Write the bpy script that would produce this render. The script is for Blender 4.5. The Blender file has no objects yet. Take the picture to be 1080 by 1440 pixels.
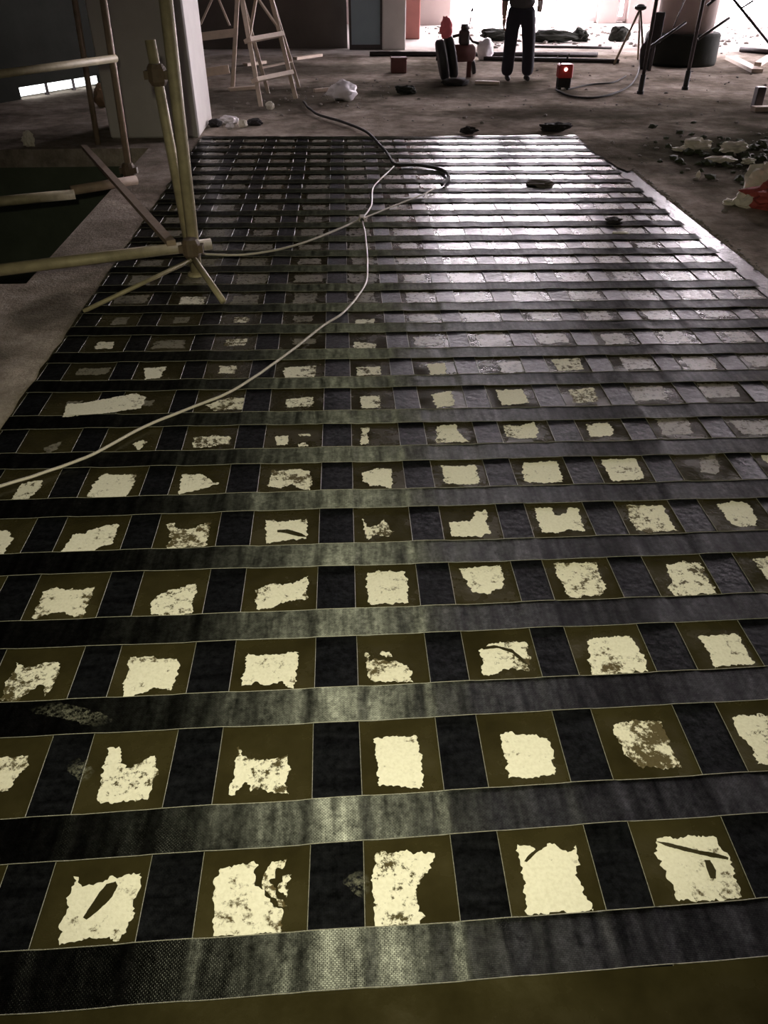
import bpy, bmesh, math, random
from mathutils import Vector, Matrix, noise
from mathutils.geometry import tessellate_polygon

random.seed(7)
SC = bpy.context.scene
COL = SC.collection

# ------------------------------------------------------------------ camera
F_PX, CAM_H = 1080.0, 1.6                      # focal length in pixels of a 1080x1440 frame, eye height in m
PITCH = math.atan(806.0 / F_PX)
YAW = -math.atan(65.0 / math.hypot(F_PX, 806.0))
cam = bpy.data.cameras.new('camera')
cam.sensor_fit = 'VERTICAL'
cam.sensor_height = 36.0
cam.lens = 36.0 * F_PX / 1440.0
cam.clip_end = 200
cam_o = bpy.data.objects.new('camera', cam)
COL.objects.link(cam_o)
CAM_M = Matrix.Rotation(YAW, 4, 'Z') @ Matrix.Rotation(math.pi / 2 - PITCH, 4, 'X')
CAM_M.translation = (0, 0, CAM_H)
cam_o.matrix_world = CAM_M
SC.camera = cam_o

# ------------------------------------------------------------------ world, lights, exposure
w = bpy.data.worlds.new('world')
SC.world = w
w.use_nodes = True
w.node_tree.nodes['Background'].inputs['Color'].default_value = (0.95, 0.90, 1.0, 1)
w.node_tree.nodes['Background'].inputs['Strength'].default_value = 0.012
SC.view_settings.view_transform = 'Standard'
SC.view_settings.look = 'None'
SC.view_settings.exposure = 0.0
SC.view_settings.gamma = 1.0
SC.view_settings.use_curve_mapping = False

WINDOW_STRENGTH = 45.0

def spot_lamp(name, loc, target, power, size_deg, blend, radius, color):
    l = bpy.data.lights.new(name, 'SPOT')
    l.energy = power
    l.spot_size = math.radians(size_deg)
    l.spot_blend = blend
    l.shadow_soft_size = radius
    l.color = color
    o = bpy.data.objects.new(name, l)
    COL.objects.link(o)
    o.location = loc
    d = Vector(target) - Vector(loc)
    o.rotation_euler = d.to_track_quat('-Z', 'Y').to_euler()
    return o

# the hand-held lamp of the photographer: the warm light on the near part of the floor
spot_lamp('hand_lamp', (-0.04, -0.10, 1.78), (0.05, 2.1, 0.0), 275, 90, 1.0, 0.025, (0.99, 0.94, 0.64))

# ------------------------------------------------------------------ helpers
def ray(px, py):
    v = Vector(((px - 540.0) / F_PX, -(py - 720.0) / F_PX, -1.0))
    return (CAM_M.to_3x3() @ v)

def gnd(px, py, z=0.0):
    d = ray(px, py)
    t = (z - CAM_H) / d.z
    return Vector((d.x * t, d.y * t, z))

def at(px, py, Y):
    d = ray(px, py)
    t = Y / d.y
    return Vector((d.x * t, Y, CAM_H + d.z * t))

def link(o, parent=None):
    COL.objects.link(o)
    if parent is not None:
        o.parent = parent
    return o

def tag(o, label=None, cat=None, group=None, kind=None):
    if label: o['label'] = label
    if cat: o['category'] = cat
    if group: o['group'] = group
    if kind: o['kind'] = kind
    return o

def empty(name, loc, label=None, cat=None, group=None, kind=None, rz=0.0):
    o = bpy.data.objects.new(name, None)
    o.empty_display_size = 0.1
    o.location = loc
    o.rotation_euler = (0, 0, rz)
    COL.objects.link(o)
    return tag(o, label, cat, group, kind)

def from_bm(name, bm, mat, parent=None, smooth=False, world=True):
    """link a bmesh as ONE mesh object; geometry given in world space is moved into the parent's frame"""
    me = bpy.data.meshes.new(name)
    bmesh.ops.recalc_face_normals(bm, faces=bm.faces)
    if world:
        if parent is not None:
            m = Matrix.Translation(parent.location) @ parent.rotation_euler.to_matrix().to_4x4()
            p = parent.parent
            while p is not None:
                m = (Matrix.Translation(p.location) @ p.rotation_euler.to_matrix().to_4x4()) @ m
                p = p.parent
            bmesh.ops.transform(bm, matrix=m.inverted(), verts=bm.verts)
            org = None
        else:
            xs = [v.co.x for v in bm.verts]; ys = [v.co.y for v in bm.verts]; zs = [v.co.z for v in bm.verts]
            org = Vector(((min(xs) + max(xs)) / 2, (min(ys) + max(ys)) / 2, min(zs)))
            bmesh.ops.translate(bm, vec=-org, verts=bm.verts)
    else:
        org = None
    bm.to_mesh(me)
    bm.free()
    if smooth:
        for p in me.polygons: p.use_smooth = True
    me.materials.append(mat)
    o = bpy.data.objects.new(name, me)
    if org is not None: o.location = org
    return link(o, parent)

def add_box(bm, lo, hi, mtx=None, bevel=0.0):
    lo, hi = Vector(lo), Vector(hi)
    c, s = (lo + hi) / 2, hi - lo
    r = bmesh.ops.create_cube(bm, size=1.0)
    vs = r['verts']
    for v in vs: v.co = Vector((v.co.x * s.x, v.co.y * s.y, v.co.z * s.z)) + c
    if bevel > 0:
        es = list({e for v in vs for e in v.link_edges})
        rb = bmesh.ops.bevel(bm, geom=es, offset=bevel, segments=1, affect='EDGES')
        vs = list({v for f in rb['faces'] for v in f.verts} | {v for v in vs if v.is_valid})
    if mtx is not None:
        for v in vs: v.co = mtx @ v.co
    return vs

def add_bar(bm, a, b, wd, th, up=(0, 0, 1)):
    """a straight board from a to b: wd sideways, th along 'up'"""
    a, b = Vector(a), Vector(b)
    d = (b - a).normalized()
    s = d.cross(Vector(up))
    if s.length < 1e-4: s = Vector((1, 0, 0))
    s.normalize()
    u = s.cross(d).normalized()
    vs = []
    for p in (a, b):
        for i, j in ((-1, -1), (1, -1), (1, 1), (-1, 1)):
            vs.append(bm.verts.new(p + s * (i * wd / 2) + u * (j * th / 2)))
    for q in ((0, 1, 2, 3), (7, 6, 5, 4), (0, 4, 5, 1), (1, 5, 6, 2), (2, 6, 7, 3), (3, 7, 4, 0)):
        bm.faces.new([vs[i] for i in q])

def add_tube(bm, pts, r, n=8, cap=True):
    pts = [Vector(p) for p in pts]
    rr = r if isinstance(r, (list, tuple)) else [r] * len(pts)
    rings = []
    prev = None
    for i, p in enumerate(pts):
        a = pts[max(i - 1, 0)]; b = pts[min(i + 1, len(pts) - 1)]
        d = (b - a).normalized()
        if prev is None:
            s = d.cross(Vector((0, 0, 1)))
            if s.length < 1e-3: s = Vector((1, 0, 0))
        else:
            s = prev - d * prev.dot(d)
        s.normalize(); prev = s
        u = d.cross(s)
        rings.append([bm.verts.new(p + (s * math.cos(2 * math.pi * k / n) + u * math.sin(2 * math.pi * k / n)) * rr[i]) for k in range(n)])
    for i in range(len(rings) - 1):
        for k in range(n):
            bm.faces.new((rings[i][k], rings[i][(k + 1) % n], rings[i + 1][(k + 1) % n], rings[i + 1][k]))
    if cap:
        bm.faces.new(rings[0]); bm.faces.new(rings[-1][::-1])

def add_lathe(bm, prof, c=(0, 0, 0), n=32, mtx=None):
    """prof: list of (radius, z)"""
    c = Vector(c)
    rings = []
    for r, z in prof:
        ring = []
        for k in range(n):
            a = 2 * math.pi * k / n
            p = Vector((r * math.cos(a), r * math.sin(a), z))
            if mtx is not None: p = mtx @ p
            ring.append(bm.verts.new(p + c))
        rings.append(ring)
    for i in range(len(rings) - 1):
        for k in range(n):
            bm.faces.new((rings[i][k], rings[i][(k + 1) % n], rings[i + 1][(k + 1) % n], rings[i + 1][k]))
    bm.faces.new(rings[0]); bm.faces.new(rings[-1])

def smooth_path(pts, sub=6):
    """Catmull-Rom through the points"""
    P = [Vector(p) for p in pts]
    out = []
    for i in range(len(P) - 1):
        p0 = P[max(i - 1, 0)]; p1 = P[i]; p2 = P[i + 1]; p3 = P[min(i + 2, len(P) - 1)]
        for k in range(sub):
            t = k / sub
            out.append(0.5 * ((2 * p1) + (p2 - p0) * t + (2 * p0 - 5 * p1 + 4 * p2 - p3) * t * t + (3 * p1 - p0 - 3 * p2 + p3) * t ** 3))
    out.append(P[-1])
    return out

def crumple_bm(center, size, seed, amp=0.35, sub=3, squash=None):
    """a crumpled lump resting on z = center.z"""
    bm = bmesh.new()
    bmesh.ops.create_icosphere(bm, subdivisions=sub, radius=1.0)
    o = Vector((seed * 7.3, seed * 3.1, seed * 1.7))
    for v in bm.verts:
        n = v.co.normalized()
        a = noise.noise(n * 1.6 + o) * amp + (0.35 - abs(noise.noise(n * 2.6 + o))) * amp * 1.5 + (0.3 - abs(noise.noise(n * 6 + o))) * amp * 0.8
        v.co = n * (1 + a)
        v.co = Vector((v.co.x * size[0] / 2, v.co.y * size[1] / 2, v.co.z * size[2] / 2))
    zs = [v.co.z for v in bm.verts]
    lo = min(zs) * 0.75
    for v in bm.verts:
        v.co.z = max(v.co.z, lo) - lo
        v.co += Vector(center)
    return bm

# ------------------------------------------------------------------ materials
def new_mat(name):
    m = bpy.data.materials.new(name)
    m.use_nodes = True
    nt = m.node_tree
    b = nt.nodes['Principled BSDF']
    return m, nt, b

def N(nt, kind, **kw):
    n = nt.nodes.new(kind)
    for k, v in kw.items():
        if k in n.inputs: n.inputs[k].default_value = v
        else: setattr(n, k, v)
    return n

def coords(nt, which='Object'):
    return nt.nodes.new('ShaderNodeTexCoord').outputs[which]

def plain(name, col, rough=0.6, var=0.25, scale=12.0, bump=0.15, metallic=0.0, spec=0.5, dist=0.01):
    """one colour with noise in value, some relief"""
    m, nt, b = new_mat(name)
    co = coords(nt)
    nz = N(nt, 'ShaderNodeTexNoise', Scale=scale, Detail=5.0, Roughness=0.6)
    nt.links.new(co, nz.inputs['Vector'])
    mix = N(nt, 'ShaderNodeMix', data_type='RGBA')
    mix.inputs['A'].default_value = (*[c * (1 - var) for c in col], 1)
    mix.inputs['B'].default_value = (*[min(1, c * (1 + var)) for c in col], 1)
    nt.links.new(nz.outputs['Fac'], mix.inputs['Factor'])
    nt.links.new(mix.outputs['Result'], b.inputs['Base Color'])
    bp = N(nt, 'ShaderNodeBump', Strength=bump, Distance=dist)
    nt.links.new(nz.outputs['Fac'], bp.inputs['Height'])
    nt.links.new(bp.outputs['Normal'], b.inputs['Normal'])
    b.inputs['Roughness'].default_value = rough
    b.inputs['Metallic'].default_value = metallic
    b.inputs['Specular IOR Level'].default_value = spec
    return m

def emit(name, col, strength):
    m, nt, b = new_mat(name)
    b.inputs['Base Color'].default_value = (*col, 1)
    b.inputs['Emission Color'].default_value = (*col, 1)
    b.inputs['Emission Strength'].default_value = strength
    return m

def ramp(nt, src, p0, p1, c0=(0, 0, 0, 1), c1=(1, 1, 1, 1)):
    r = nt.nodes.new('ShaderNodeValToRGB')
    r.color_ramp.elements[0].position = p0
    r.color_ramp.elements[1].position = p1
    r.color_ramp.elements[0].color = c0
    r.color_ramp.elements[1].color = c1
    nt.links.new(src, r.inputs['Fac'])
    return r

def mat_floor():
    """dusty concrete slab with damp, dark dirt"""
    m, nt, b = new_mat('dusty_concrete')
    geo = nt.nodes.new('ShaderNodeNewGeometry')
    pos = geo.outputs['Position']
    n1 = N(nt, 'ShaderNodeTexNoise', Scale=1.1, Detail=7.0, Roughness=0.62)
    n2 = N(nt, 'ShaderNodeTexNoise', Scale=7.0, Detail=8.0, Roughness=0.7)
    n3 = N(nt, 'ShaderNodeTexNoise', Scale=45.0, Detail=4.0, Roughness=0.7)
    for n in (n1, n2, n3): nt.links.new(pos, n.inputs['Vector'])
    c1 = ramp(nt, n1.outputs['Fac'], 0.34, 0.66, (0.17, 0.147, 0.118, 1), (0.54, 0.48, 0.425, 1))
    c2 = ramp(nt, n2.outputs['Fac'], 0.28, 0.66, (0.50, 0.48, 0.45, 1), (1.12, 1.1, 1.08, 1))
    mul = N(nt, 'ShaderNodeMix', data_type='RGBA', blend_type='MULTIPLY')
    mul.inputs['Factor'].default_value = 1.0
    nt.links.new(c1.outputs['Color'], mul.inputs['A'])
    nt.links.new(c2.outputs['Color'], mul.inputs['B'])
    cur = mul.outputs['Result']
    # spilled dark earth beside the grid, with a ragged outline
    for (cx, cy, rx, ry, s) in ((3.95, 7.35, 1.9, 1.75, 0.93), (5.6, 7.4, 2.2, 2.2, 0.85), (1.6, 11.6, 2.3, 1.0, 0.75), (2.7, 9.6, 1.7, 0.6, 0.7),
                                (5.4, 9.6, 3.2, 1.0, 0.6), (-0.9, 10.9, 1.5, 1.2, 0.65), (0.3, 13.6, 2.6, 0.8, 0.6), (-1.6, 4.0, 0.22, 0.25, 0.5), (-1.75, 3.3, 0.2, 0.3, 0.5)):
        sub = N(nt, 'ShaderNodeVectorMath', operation='SUBTRACT'); sub.inputs[1].default_value = (cx, cy, 0)
        nt.links.new(pos, sub.inputs[0])
        dv = N(nt, 'ShaderNodeVectorMath', operation='DIVIDE'); dv.inputs[1].default_value = (rx, ry, 1)
        nt.links.new(sub.outputs['Vector'], dv.inputs[0])
        ln = N(nt, 'ShaderNodeVectorMath', operation='LENGTH')
        nt.links.new(dv.outputs['Vector'], ln.inputs[0])
        ad = N(nt, 'ShaderNodeMath', operation='MULTIPLY_ADD'); ad.inputs[1].default_value = 1.3; 
        nt.links.new(n1.outputs['Fac'], ad.inputs[0]); nt.links.new(ln.outputs['Value'], ad.inputs[2])
        rp = ramp(nt, ad.outputs['Value'], 1.25 / 2, 1.0, (s, s, s, 1), (0, 0, 0, 1))
        hf = N(nt, 'ShaderNodeMath', operation='MULTIPLY'); hf.inputs[1].default_value = 0.55
        nt.links.new(ad.outputs['Value'], hf.inputs[0]); nt.links.new(hf.outputs['Value'], rp.inputs['Fac'])
        mx = N(nt, 'ShaderNodeMix', data_type='RGBA')
        nt.links.new(rp.outputs['Color'], mx.inputs['Factor'])
        nt.links.new(cur, mx.inputs['A'])
        mx.inputs['B'].default_value = (0.040, 0.038, 0.026, 1)
        cur = mx.outputs['Result']
    # window glare put into the colour: slab turns paler towards the windows
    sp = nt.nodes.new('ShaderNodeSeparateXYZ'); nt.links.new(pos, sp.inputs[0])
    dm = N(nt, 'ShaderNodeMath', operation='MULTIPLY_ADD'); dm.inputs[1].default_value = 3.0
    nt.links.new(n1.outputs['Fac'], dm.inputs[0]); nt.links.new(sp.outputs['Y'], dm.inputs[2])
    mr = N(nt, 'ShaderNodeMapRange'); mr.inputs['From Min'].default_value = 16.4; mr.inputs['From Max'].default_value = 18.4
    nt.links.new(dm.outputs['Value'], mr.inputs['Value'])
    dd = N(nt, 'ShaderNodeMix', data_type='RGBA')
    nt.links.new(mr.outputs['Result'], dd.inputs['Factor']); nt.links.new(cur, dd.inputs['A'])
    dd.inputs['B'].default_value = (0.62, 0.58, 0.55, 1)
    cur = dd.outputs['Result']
    nt.links.new(cur, b.inputs['Base Color'])
    h = N(nt, 'ShaderNodeMath', operation='ADD')
    nt.links.new(n2.outputs['Fac'], h.inputs[0]); nt.links.new(n3.outputs['Fac'], h.inputs[1])
    bp = N(nt, 'ShaderNodeBump', Strength=0.5, Distance=0.03)
    nt.links.new(h.outputs['Value'], bp.inputs['Height'])
    nt.links.new(bp.outputs['Normal'], b.inputs['Normal'])
    b.inputs['Roughness'].default_value = 1.0
    b.inputs['Specular IOR Level'].default_value = 0.0
    return m

def mat_carbon(name, fibre_rough, coat, coat_rough, tint, aniso, spec, metal, crease):
    """unidirectional carbon cloth: fibres run along U, so the gloss spreads across them"""
    m, nt, b = new_mat(name)
    uv = coords(nt, 'UV')
    geo = nt.nodes.new('ShaderNodeNewGeometry')
    br = N(nt, 'ShaderNodeTexBrick')
    br.inputs['Scale'].default_value = 1.0
    br.inputs['Brick Width'].default_value = 0.0075
    br.inputs['Row Height'].default_value = 0.0036
    br.inputs['Mortar Size'].default_value = 0.0007
    br.inputs['Mortar Smooth'].default_value = 0.9
    br.inputs['Color1'].default_value = (0.75, 0.75, 0.75, 1)
    br.inputs['Color2'].default_value = (1, 1, 1, 1)
    br.inputs['Mortar'].default_value = (0.0, 0.0, 0.0, 1)
    nt.links.new(uv, br.inputs['Vector'])
    n1 = N(nt, 'ShaderNodeTexNoise', Scale=9.0, Detail=4.0, Roughness=0.6)
    nt.links.new(geo.outputs['Position'], n1.inputs['Vector'])
    n2 = N(nt, 'ShaderNodeTexNoise', Scale=32.0, Detail=3.0, Roughness=0.55)
    nt.links.new(geo.outputs['Position'], n2.inputs['Vector'])
    mul = N(nt, 'ShaderNodeMix', data_type='RGBA')
    mul.inputs['A'].default_value = (*[c * 0.35 for c in tint], 1)
    mul.inputs['B'].default_value = (*tint, 1)
    nt.links.new(br.outputs['Color'], mul.inputs['Factor'])
    # resin soaked in unevenly: patches and streaks across the fibres
    mp = N(nt, 'ShaderNodeMapping'); mp.inputs['Scale'].default_value = (34.0, 5.0, 1.0)
    oi = nt.nodes.new('ShaderNodeObjectInfo')
    av = N(nt, 'ShaderNodeVectorMath', operation='ADD')
    nt.links.new(uv, av.inputs[0]); nt.links.new(oi.outputs['Location'], av.inputs[1])
    nt.links.new(av.outputs['Vector'], mp.inputs['Vector'])
    n4 = N(nt, 'ShaderNodeTexNoise', Scale=1.0, Detail=4.0, Roughness=0.6)
    nt.links.new(mp.outputs['Vector'], n4.inputs['Vector'])
    n5 = N(nt, 'ShaderNodeTexNoise', Scale=55.0, Detail=6.0, Roughness=0.75)
    nt.links.new(geo.outputs['Position'], n5.inputs['Vector'])
    s4 = ramp(nt, n4.outputs['Fac'], 0.33, 0.68, (0.35, 0.35, 0.35, 1), (1.5, 1.5, 1.5, 1))
    s5 = ramp(nt, n5.outputs['Fac'], 0.33, 0.68, (0.35, 0.35, 0.35, 1), (1.5, 1.5, 1.5, 1))
    q1 = N(nt, 'ShaderNodeMix', data_type='RGBA', blend_type='MULTIPLY'); q1.inputs['Factor'].default_value = 1.0
    q2 = N(nt, 'ShaderNodeMix', data_type='RGBA', blend_type='MULTIPLY'); q2.inputs['Factor'].default_value = 1.0
    nt.links.new(mul.outputs['Result'], q1.inputs['A']); nt.links.new(s4.outputs['Color'], q1.inputs['B'])
    nt.links.new(q1.outputs['Result'], q2.inputs['A']); nt.links.new(s5.outputs['Color'], q2.inputs['B'])
    nt.links.new(q2.outputs['Result'], b.inputs['Base Color'])
    sl = N(nt, 'ShaderNodeMath', operation='MULTIPLY'); sl.inputs[1].default_value = spec
    nt.links.new(s5.outputs['Color'], sl.inputs[0]); nt.links.new(sl.outputs['Value'], b.inputs['Specular IOR Level'])
    tg = N(nt, 'ShaderNodeTangent', direction_type='UV_MAP', uv_map='UVMap')
    nt.links.new(tg.outputs['Tangent'], b.inputs['Tangent'])
    b.inputs['Anisotropic'].default_value = aniso
    b.inputs['Anisotropic Rotation'].default_value = 0.25
    b.inputs['Roughness'].default_value = fibre_rough
    b.inputs['Metallic'].default_value = metal
    rr = ramp(nt, n1.outputs['Fac'], 0.38, 0.64, (0.0, 0.0, 0.0, 1), (coat, coat, coat, 1))
    nt.links.new(rr.outputs['Color'], b.inputs['Coat Weight'])
    b.inputs['Coat Roughness'].default_value = coat_rough
    bp = N(nt, 'ShaderNodeBump', Strength=0.25, Distance=0.0006)
    nt.links.new(br.outputs['Color'], bp.inputs['Height'])
    bp2 = N(nt, 'ShaderNodeBump', Strength=crease, Distance=0.004)
    nt.links.new(n2.outputs['Fac'], bp2.inputs['Height'])
    nt.links.new(bp.outputs['Normal'], bp2.inputs['Normal'])
    nt.links.new(bp2.outputs['Normal'], b.inputs['Normal'])
    bp3 = N(nt, 'ShaderNodeBump', Strength=crease, Distance=0.004)
    nt.links.new(n2.outputs['Fac'], bp3.inputs['Height'])
    nt.links.new(bp3.outputs['Normal'], b.inputs['Coat Normal'])
    return m

def mat_resin():
    """slab soaked with amber epoxy: dark olive brown and glossy"""
    m, nt, b = new_mat('resin_soaked_slab')
    geo = nt.nodes.new('ShaderNodeNewGeometry')
    n1 = N(nt, 'ShaderNodeTexNoise', Scale=5.0, Detail=6.0, Roughness=0.6)
    n2 = N(nt, 'ShaderNodeTexNoise', Scale=70.0, Detail=4.0, Roughness=0.6)
    n3 = N(nt, 'ShaderNodeTexNoise', Scale=14.0, Detail=2.0, Roughness=0.5)
    for n in (n1, n2, n3): nt.links.new(geo.outputs['Position'], n.inputs['Vector'])
    c = ramp(nt, n1.outputs['Fac'], 0.3, 0.7, (0.020, 0.0165, 0.0065, 1), (0.042, 0.035, 0.0135, 1))
    nt.links.new(c.outputs['Color'], b.inputs['Base Color'])
    r = ramp(nt, n1.outputs['Fac'], 0.35, 0.7, (0.10, 0.10, 0.10, 1), (0.42, 0.42, 0.42, 1))
    nt.links.new(r.outputs['Color'], b.inputs['Roughness'])
    bp = N(nt, 'ShaderNodeBump', Strength=0.25, Distance=0.004)
    nt.links.new(n2.outputs['Fac'], bp.inputs['Height'])
    bp2 = N(nt, 'ShaderNodeBump', Strength=0.35, Distance=0.008)
    nt.links.new(n3.outputs['Fac'], bp2.inputs['Height'])
    nt.links.new(bp.outputs['Normal'], bp2.inputs['Normal'])
    nt.links.new(bp2.outputs['Normal'], b.inputs['Normal'])
    b.inputs['Specular IOR Level'].default_value = 0.3
    return m

def mat_patch(name, white, brown, lo, hi, rough):
    """bare pale plaster speckled by resin"""
    m, nt, b = new_mat(name)
    geo = nt.nodes.new('ShaderNodeNewGeometry')
    n1 = N(nt, 'ShaderNodeTexNoise', Scale=34.0, Detail=8.0, Roughness=0.78)
    n2 = N(nt, 'ShaderNodeTexNoise', Scale=120.0, Detail=4.0, Roughness=0.6)
    n3 = N(nt, 'ShaderNodeTexNoise', Scale=6.0, Detail=2.0, Roughness=0.5)
    for n in (n1, n2, n3): nt.links.new(geo.outputs['Position'], n.inputs['Vector'])
    s = N(nt, 'ShaderNodeMath', operation='MULTIPLY_ADD'); s.inputs[1].default_value = 0.55
    nt.links.new(n3.outputs['Fac'], s.inputs[0]); nt.links.new(n1.outputs['Fac'], s.inputs[2])
    k = ramp(nt, s.outputs['Value'], lo, hi)
    s.use_clamp = True
    c = N(nt, 'ShaderNodeMix', data_type='RGBA')
    c.inputs['A'].default_value = (*brown, 1)
    c.inputs['B'].default_value = (*white, 1)
    nt.links.new(k.outputs['Color'], c.inputs['Factor'])
    v = ramp(nt, n2.outputs['Fac'], 0.25, 0.6, (0.86, 0.85, 0.82, 1), (1, 1, 1, 1))
    mu = N(nt, 'ShaderNodeMix', data_type='RGBA', blend_type='MULTIPLY'); mu.inputs['Factor'].default_value = 1.0
    nt.links.new(c.outputs['Result'], mu.inputs['A']); nt.links.new(v.outputs['Color'], mu.inputs['B'])
    nt.links.new(mu.outputs['Result'], b.inputs['Base Color'])
    bp = N(nt, 'ShaderNodeBump', Strength=0.3, Distance=0.003)
    nt.links.new(n2.outputs['Fac'], bp.inputs['Height'])
    nt.links.new(bp.outputs['Normal'], b.inputs['Normal'])
    rg = ramp(nt, n1.outputs['Fac'], 0.38, 0.62, (rough, rough, rough, 1), (min(1, rough + 0.38),) * 3 + (1,))
    nt.links.new(rg.outputs['Color'], b.inputs['Roughness'])
    b.inputs['Specular IOR Level'].default_value = 0.25
    return m

def mat_smear():
    """milky film of half-set resin, broken by noise"""
    m, nt, b = new_mat('milky_resin_film')
    geo = nt.nodes.new('ShaderNodeNewGeometry')
    n1 = N(nt, 'ShaderNodeTexNoise', Scale=85.0, Detail=6.0, Roughness=0.75)
    nt.links.new(geo.outputs['Position'], n1.inputs['Vector'])
    k = ramp(nt, n1.outputs['Fac'], 0.44, 0.60)
    sc = N(nt, 'ShaderNodeMath', operation='MULTIPLY'); sc.inputs[1].default_value = 0.4
    nt.links.new(k.outputs['Color'], sc.inputs[0])
    gen = coords(nt, 'Generated')
    sb = N(nt, 'ShaderNodeVectorMath', operation='SUBTRACT'); sb.inputs[1].default_value = (0.5, 0.5, 0.5)
    nt.links.new(gen, sb.inputs[0])
    fl = N(nt, 'ShaderNodeVectorMath', operation='MULTIPLY'); fl.inputs[1].default_value = (1, 1, 0)
    nt.links.new(sb.outputs['Vector'], fl.inputs[0])
    ln = N(nt, 'ShaderNodeVectorMath', operation='LENGTH'); nt.links.new(fl.outputs['Vector'], ln.inputs[0])
    fd_ = ramp(nt, ln.outputs['Value'], 0.15, 0.5, (1, 1, 1, 1), (0, 0, 0, 1))
    pr_ = N(nt, 'ShaderNodeMath', operation='MULTIPLY')
    nt.links.new(sc.outputs['Value'], pr_.inputs[0]); nt.links.new(fd_.outputs['Color'], pr_.inputs[1])
    nt.links.new(pr_.outputs['Value'], b.inputs['Alpha'])
    b.inputs['Base Color'].default_value = (0.30, 0.30, 0.23, 1)
    b.inputs['Roughness'].default_value = 0.3
    return m

M = {}
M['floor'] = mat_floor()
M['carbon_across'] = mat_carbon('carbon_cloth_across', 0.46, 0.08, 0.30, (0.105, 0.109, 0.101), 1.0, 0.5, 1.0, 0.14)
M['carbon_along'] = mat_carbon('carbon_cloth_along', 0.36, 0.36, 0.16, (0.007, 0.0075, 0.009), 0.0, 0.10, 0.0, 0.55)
M['resin'] = mat_resin()
M['white'] = mat_patch('bare_white_plaster', (0.76, 0.735, 0.62), (0.085, 0.062, 0.022), 0.62, 0.70, 0.75)
M['white_b'] = mat_patch('speckled_white_plaster', (0.76, 0.735, 0.62), (0.07, 0.055, 0.02), 0.69, 0.74, 0.75)
M['white_c'] = mat_patch('stained_white_plaster', (0.74, 0.71, 0.59), (0.085, 0.066, 0.025), 0.72, 0.78, 0.7)
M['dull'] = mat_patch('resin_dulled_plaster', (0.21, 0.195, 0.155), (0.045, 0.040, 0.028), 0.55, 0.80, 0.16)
M['smear'] = mat_smear()
M['thread'] = plain('pale_edge_thread', (0.22, 0.215, 0.17), 0.5, 0.9, 160.0, 0.2, dist=0.001)
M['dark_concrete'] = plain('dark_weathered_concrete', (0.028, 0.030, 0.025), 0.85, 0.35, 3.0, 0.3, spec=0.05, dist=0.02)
M['pit'] = plain('damp_pit_concrete', (0.085, 0.10, 0.075), 0.85, 0.4, 3.0, 0.3, spec=0.05, dist=0.02)
M['column'] = plain('rendered_column', (0.54, 0.52, 0.49), 0.85, 0.15, 4.0, 0.25, spec=0.05, dist=0.02)
M['wall'] = plain('unfinished_wall', (0.16, 0.14, 0.125), 0.9, 0.3, 2.0, 0.3, spec=0.05, dist=0.02)
M['ceiling'] = plain('bare_ceiling', (0.06, 0.058, 0.056), 0.9, 0.2, 1.5, 0.2, spec=0.05)
M['beige'] = plain('beige_render', (0.38, 0.31, 0.29), 0.85, 0.12, 3.0, 0.2)
M['redcol'] = plain('red_primer_render', (0.32, 0.12, 0.10), 0.8, 0.2, 3.0, 0.2)
M['blue'] = plain('blue_grey_board', (0.26, 0.34, 0.38), 0.6, 0.15, 3.0, 0.1)
M['frame'] = plain('pale_window_frame', (0.62, 0.55, 0.55), 0.5, 0.08, 6.0, 0.05)
M['daylight'] = emit('daylight_pane', (1.0, 0.905, 0.975), WINDOW_STRENGTH)
M['slit'] = emit('daylight_slit', (0.96, 1.0, 1.0), 3.0)
M['wood'] = plain('weathered_pine', (0.56, 0.46, 0.37), 0.7, 0.25, 14.0, 0.2)
M['pipe'] = plain('dusty_steel_pipe', (0.30, 0.26, 0.16), 0.6, 0.6, 14.0, 0.35, metallic=0.15)
M['pipe_rust'] = plain('rusty_steel_pipe', (0.28, 0.21, 0.15), 0.65, 0.45, 18.0, 0.25, metallic=0.15)
M['coupler'] = plain('rusty_coupler', (0.10, 0.07, 0.045), 0.7, 0.4, 40.0, 0.3)
M['dark_steel'] = plain('dark_steel', (0.06, 0.05, 0.05), 0.5, 0.3, 20.0, 0.2, metallic=0.4)
M['rubber'] = plain('black_rubber', (0.018, 0.018, 0.018), 0.6, 0.3, 30.0, 0.2)
M['white_cable'] = plain('grey_white_cable', (0.52, 0.48, 0.42), 0.45, 0.15, 30.0, 0.05)
M['black_hose'] = plain('black_hose', (0.022, 0.020, 0.018), 0.85, 0.3, 30.0, 0.1)
M['plastic'] = plain('white_plastic', (0.80, 0.76, 0.80), 0.4, 0.1, 20.0, 0.3)
M['paper'] = plain('crumpled_paper', (0.72, 0.68, 0.58), 0.7, 0.2, 20.0, 0.4)
M['red'] = plain('red_paint', (0.45, 0.035, 0.03), 0.5, 0.25, 15.0, 0.1)
M['redbag'] = plain('red_sacking', (0.42, 0.08, 0.07), 0.7, 0.4, 25.0, 0.4)
M['brick'] = plain('dark_red_box', (0.13, 0.05, 0.045), 0.8, 0.3, 20.0, 0.2)
M['pink'] = plain('pink_cloth', (0.75, 0.16, 0.18), 0.7, 0.2, 20.0, 0.3)
M['rag'] = plain('dark_rag', (0.025, 0.022, 0.022), 0.9, 0.4, 25.0, 0.5)
M['green_plant'] = plain('dull_green_rubbish', (0.05, 0.06, 0.03), 0.9, 0.5, 25.0, 0.5)
M['card'] = plain('brown_cardboard', (0.26, 0.17, 0.10), 0.8, 0.2, 10.0, 0.2)
M['rubble'] = plain('grey_rubble', (0.30, 0.27, 0.25), 0.9, 0.4, 12.0, 0.5)
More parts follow.
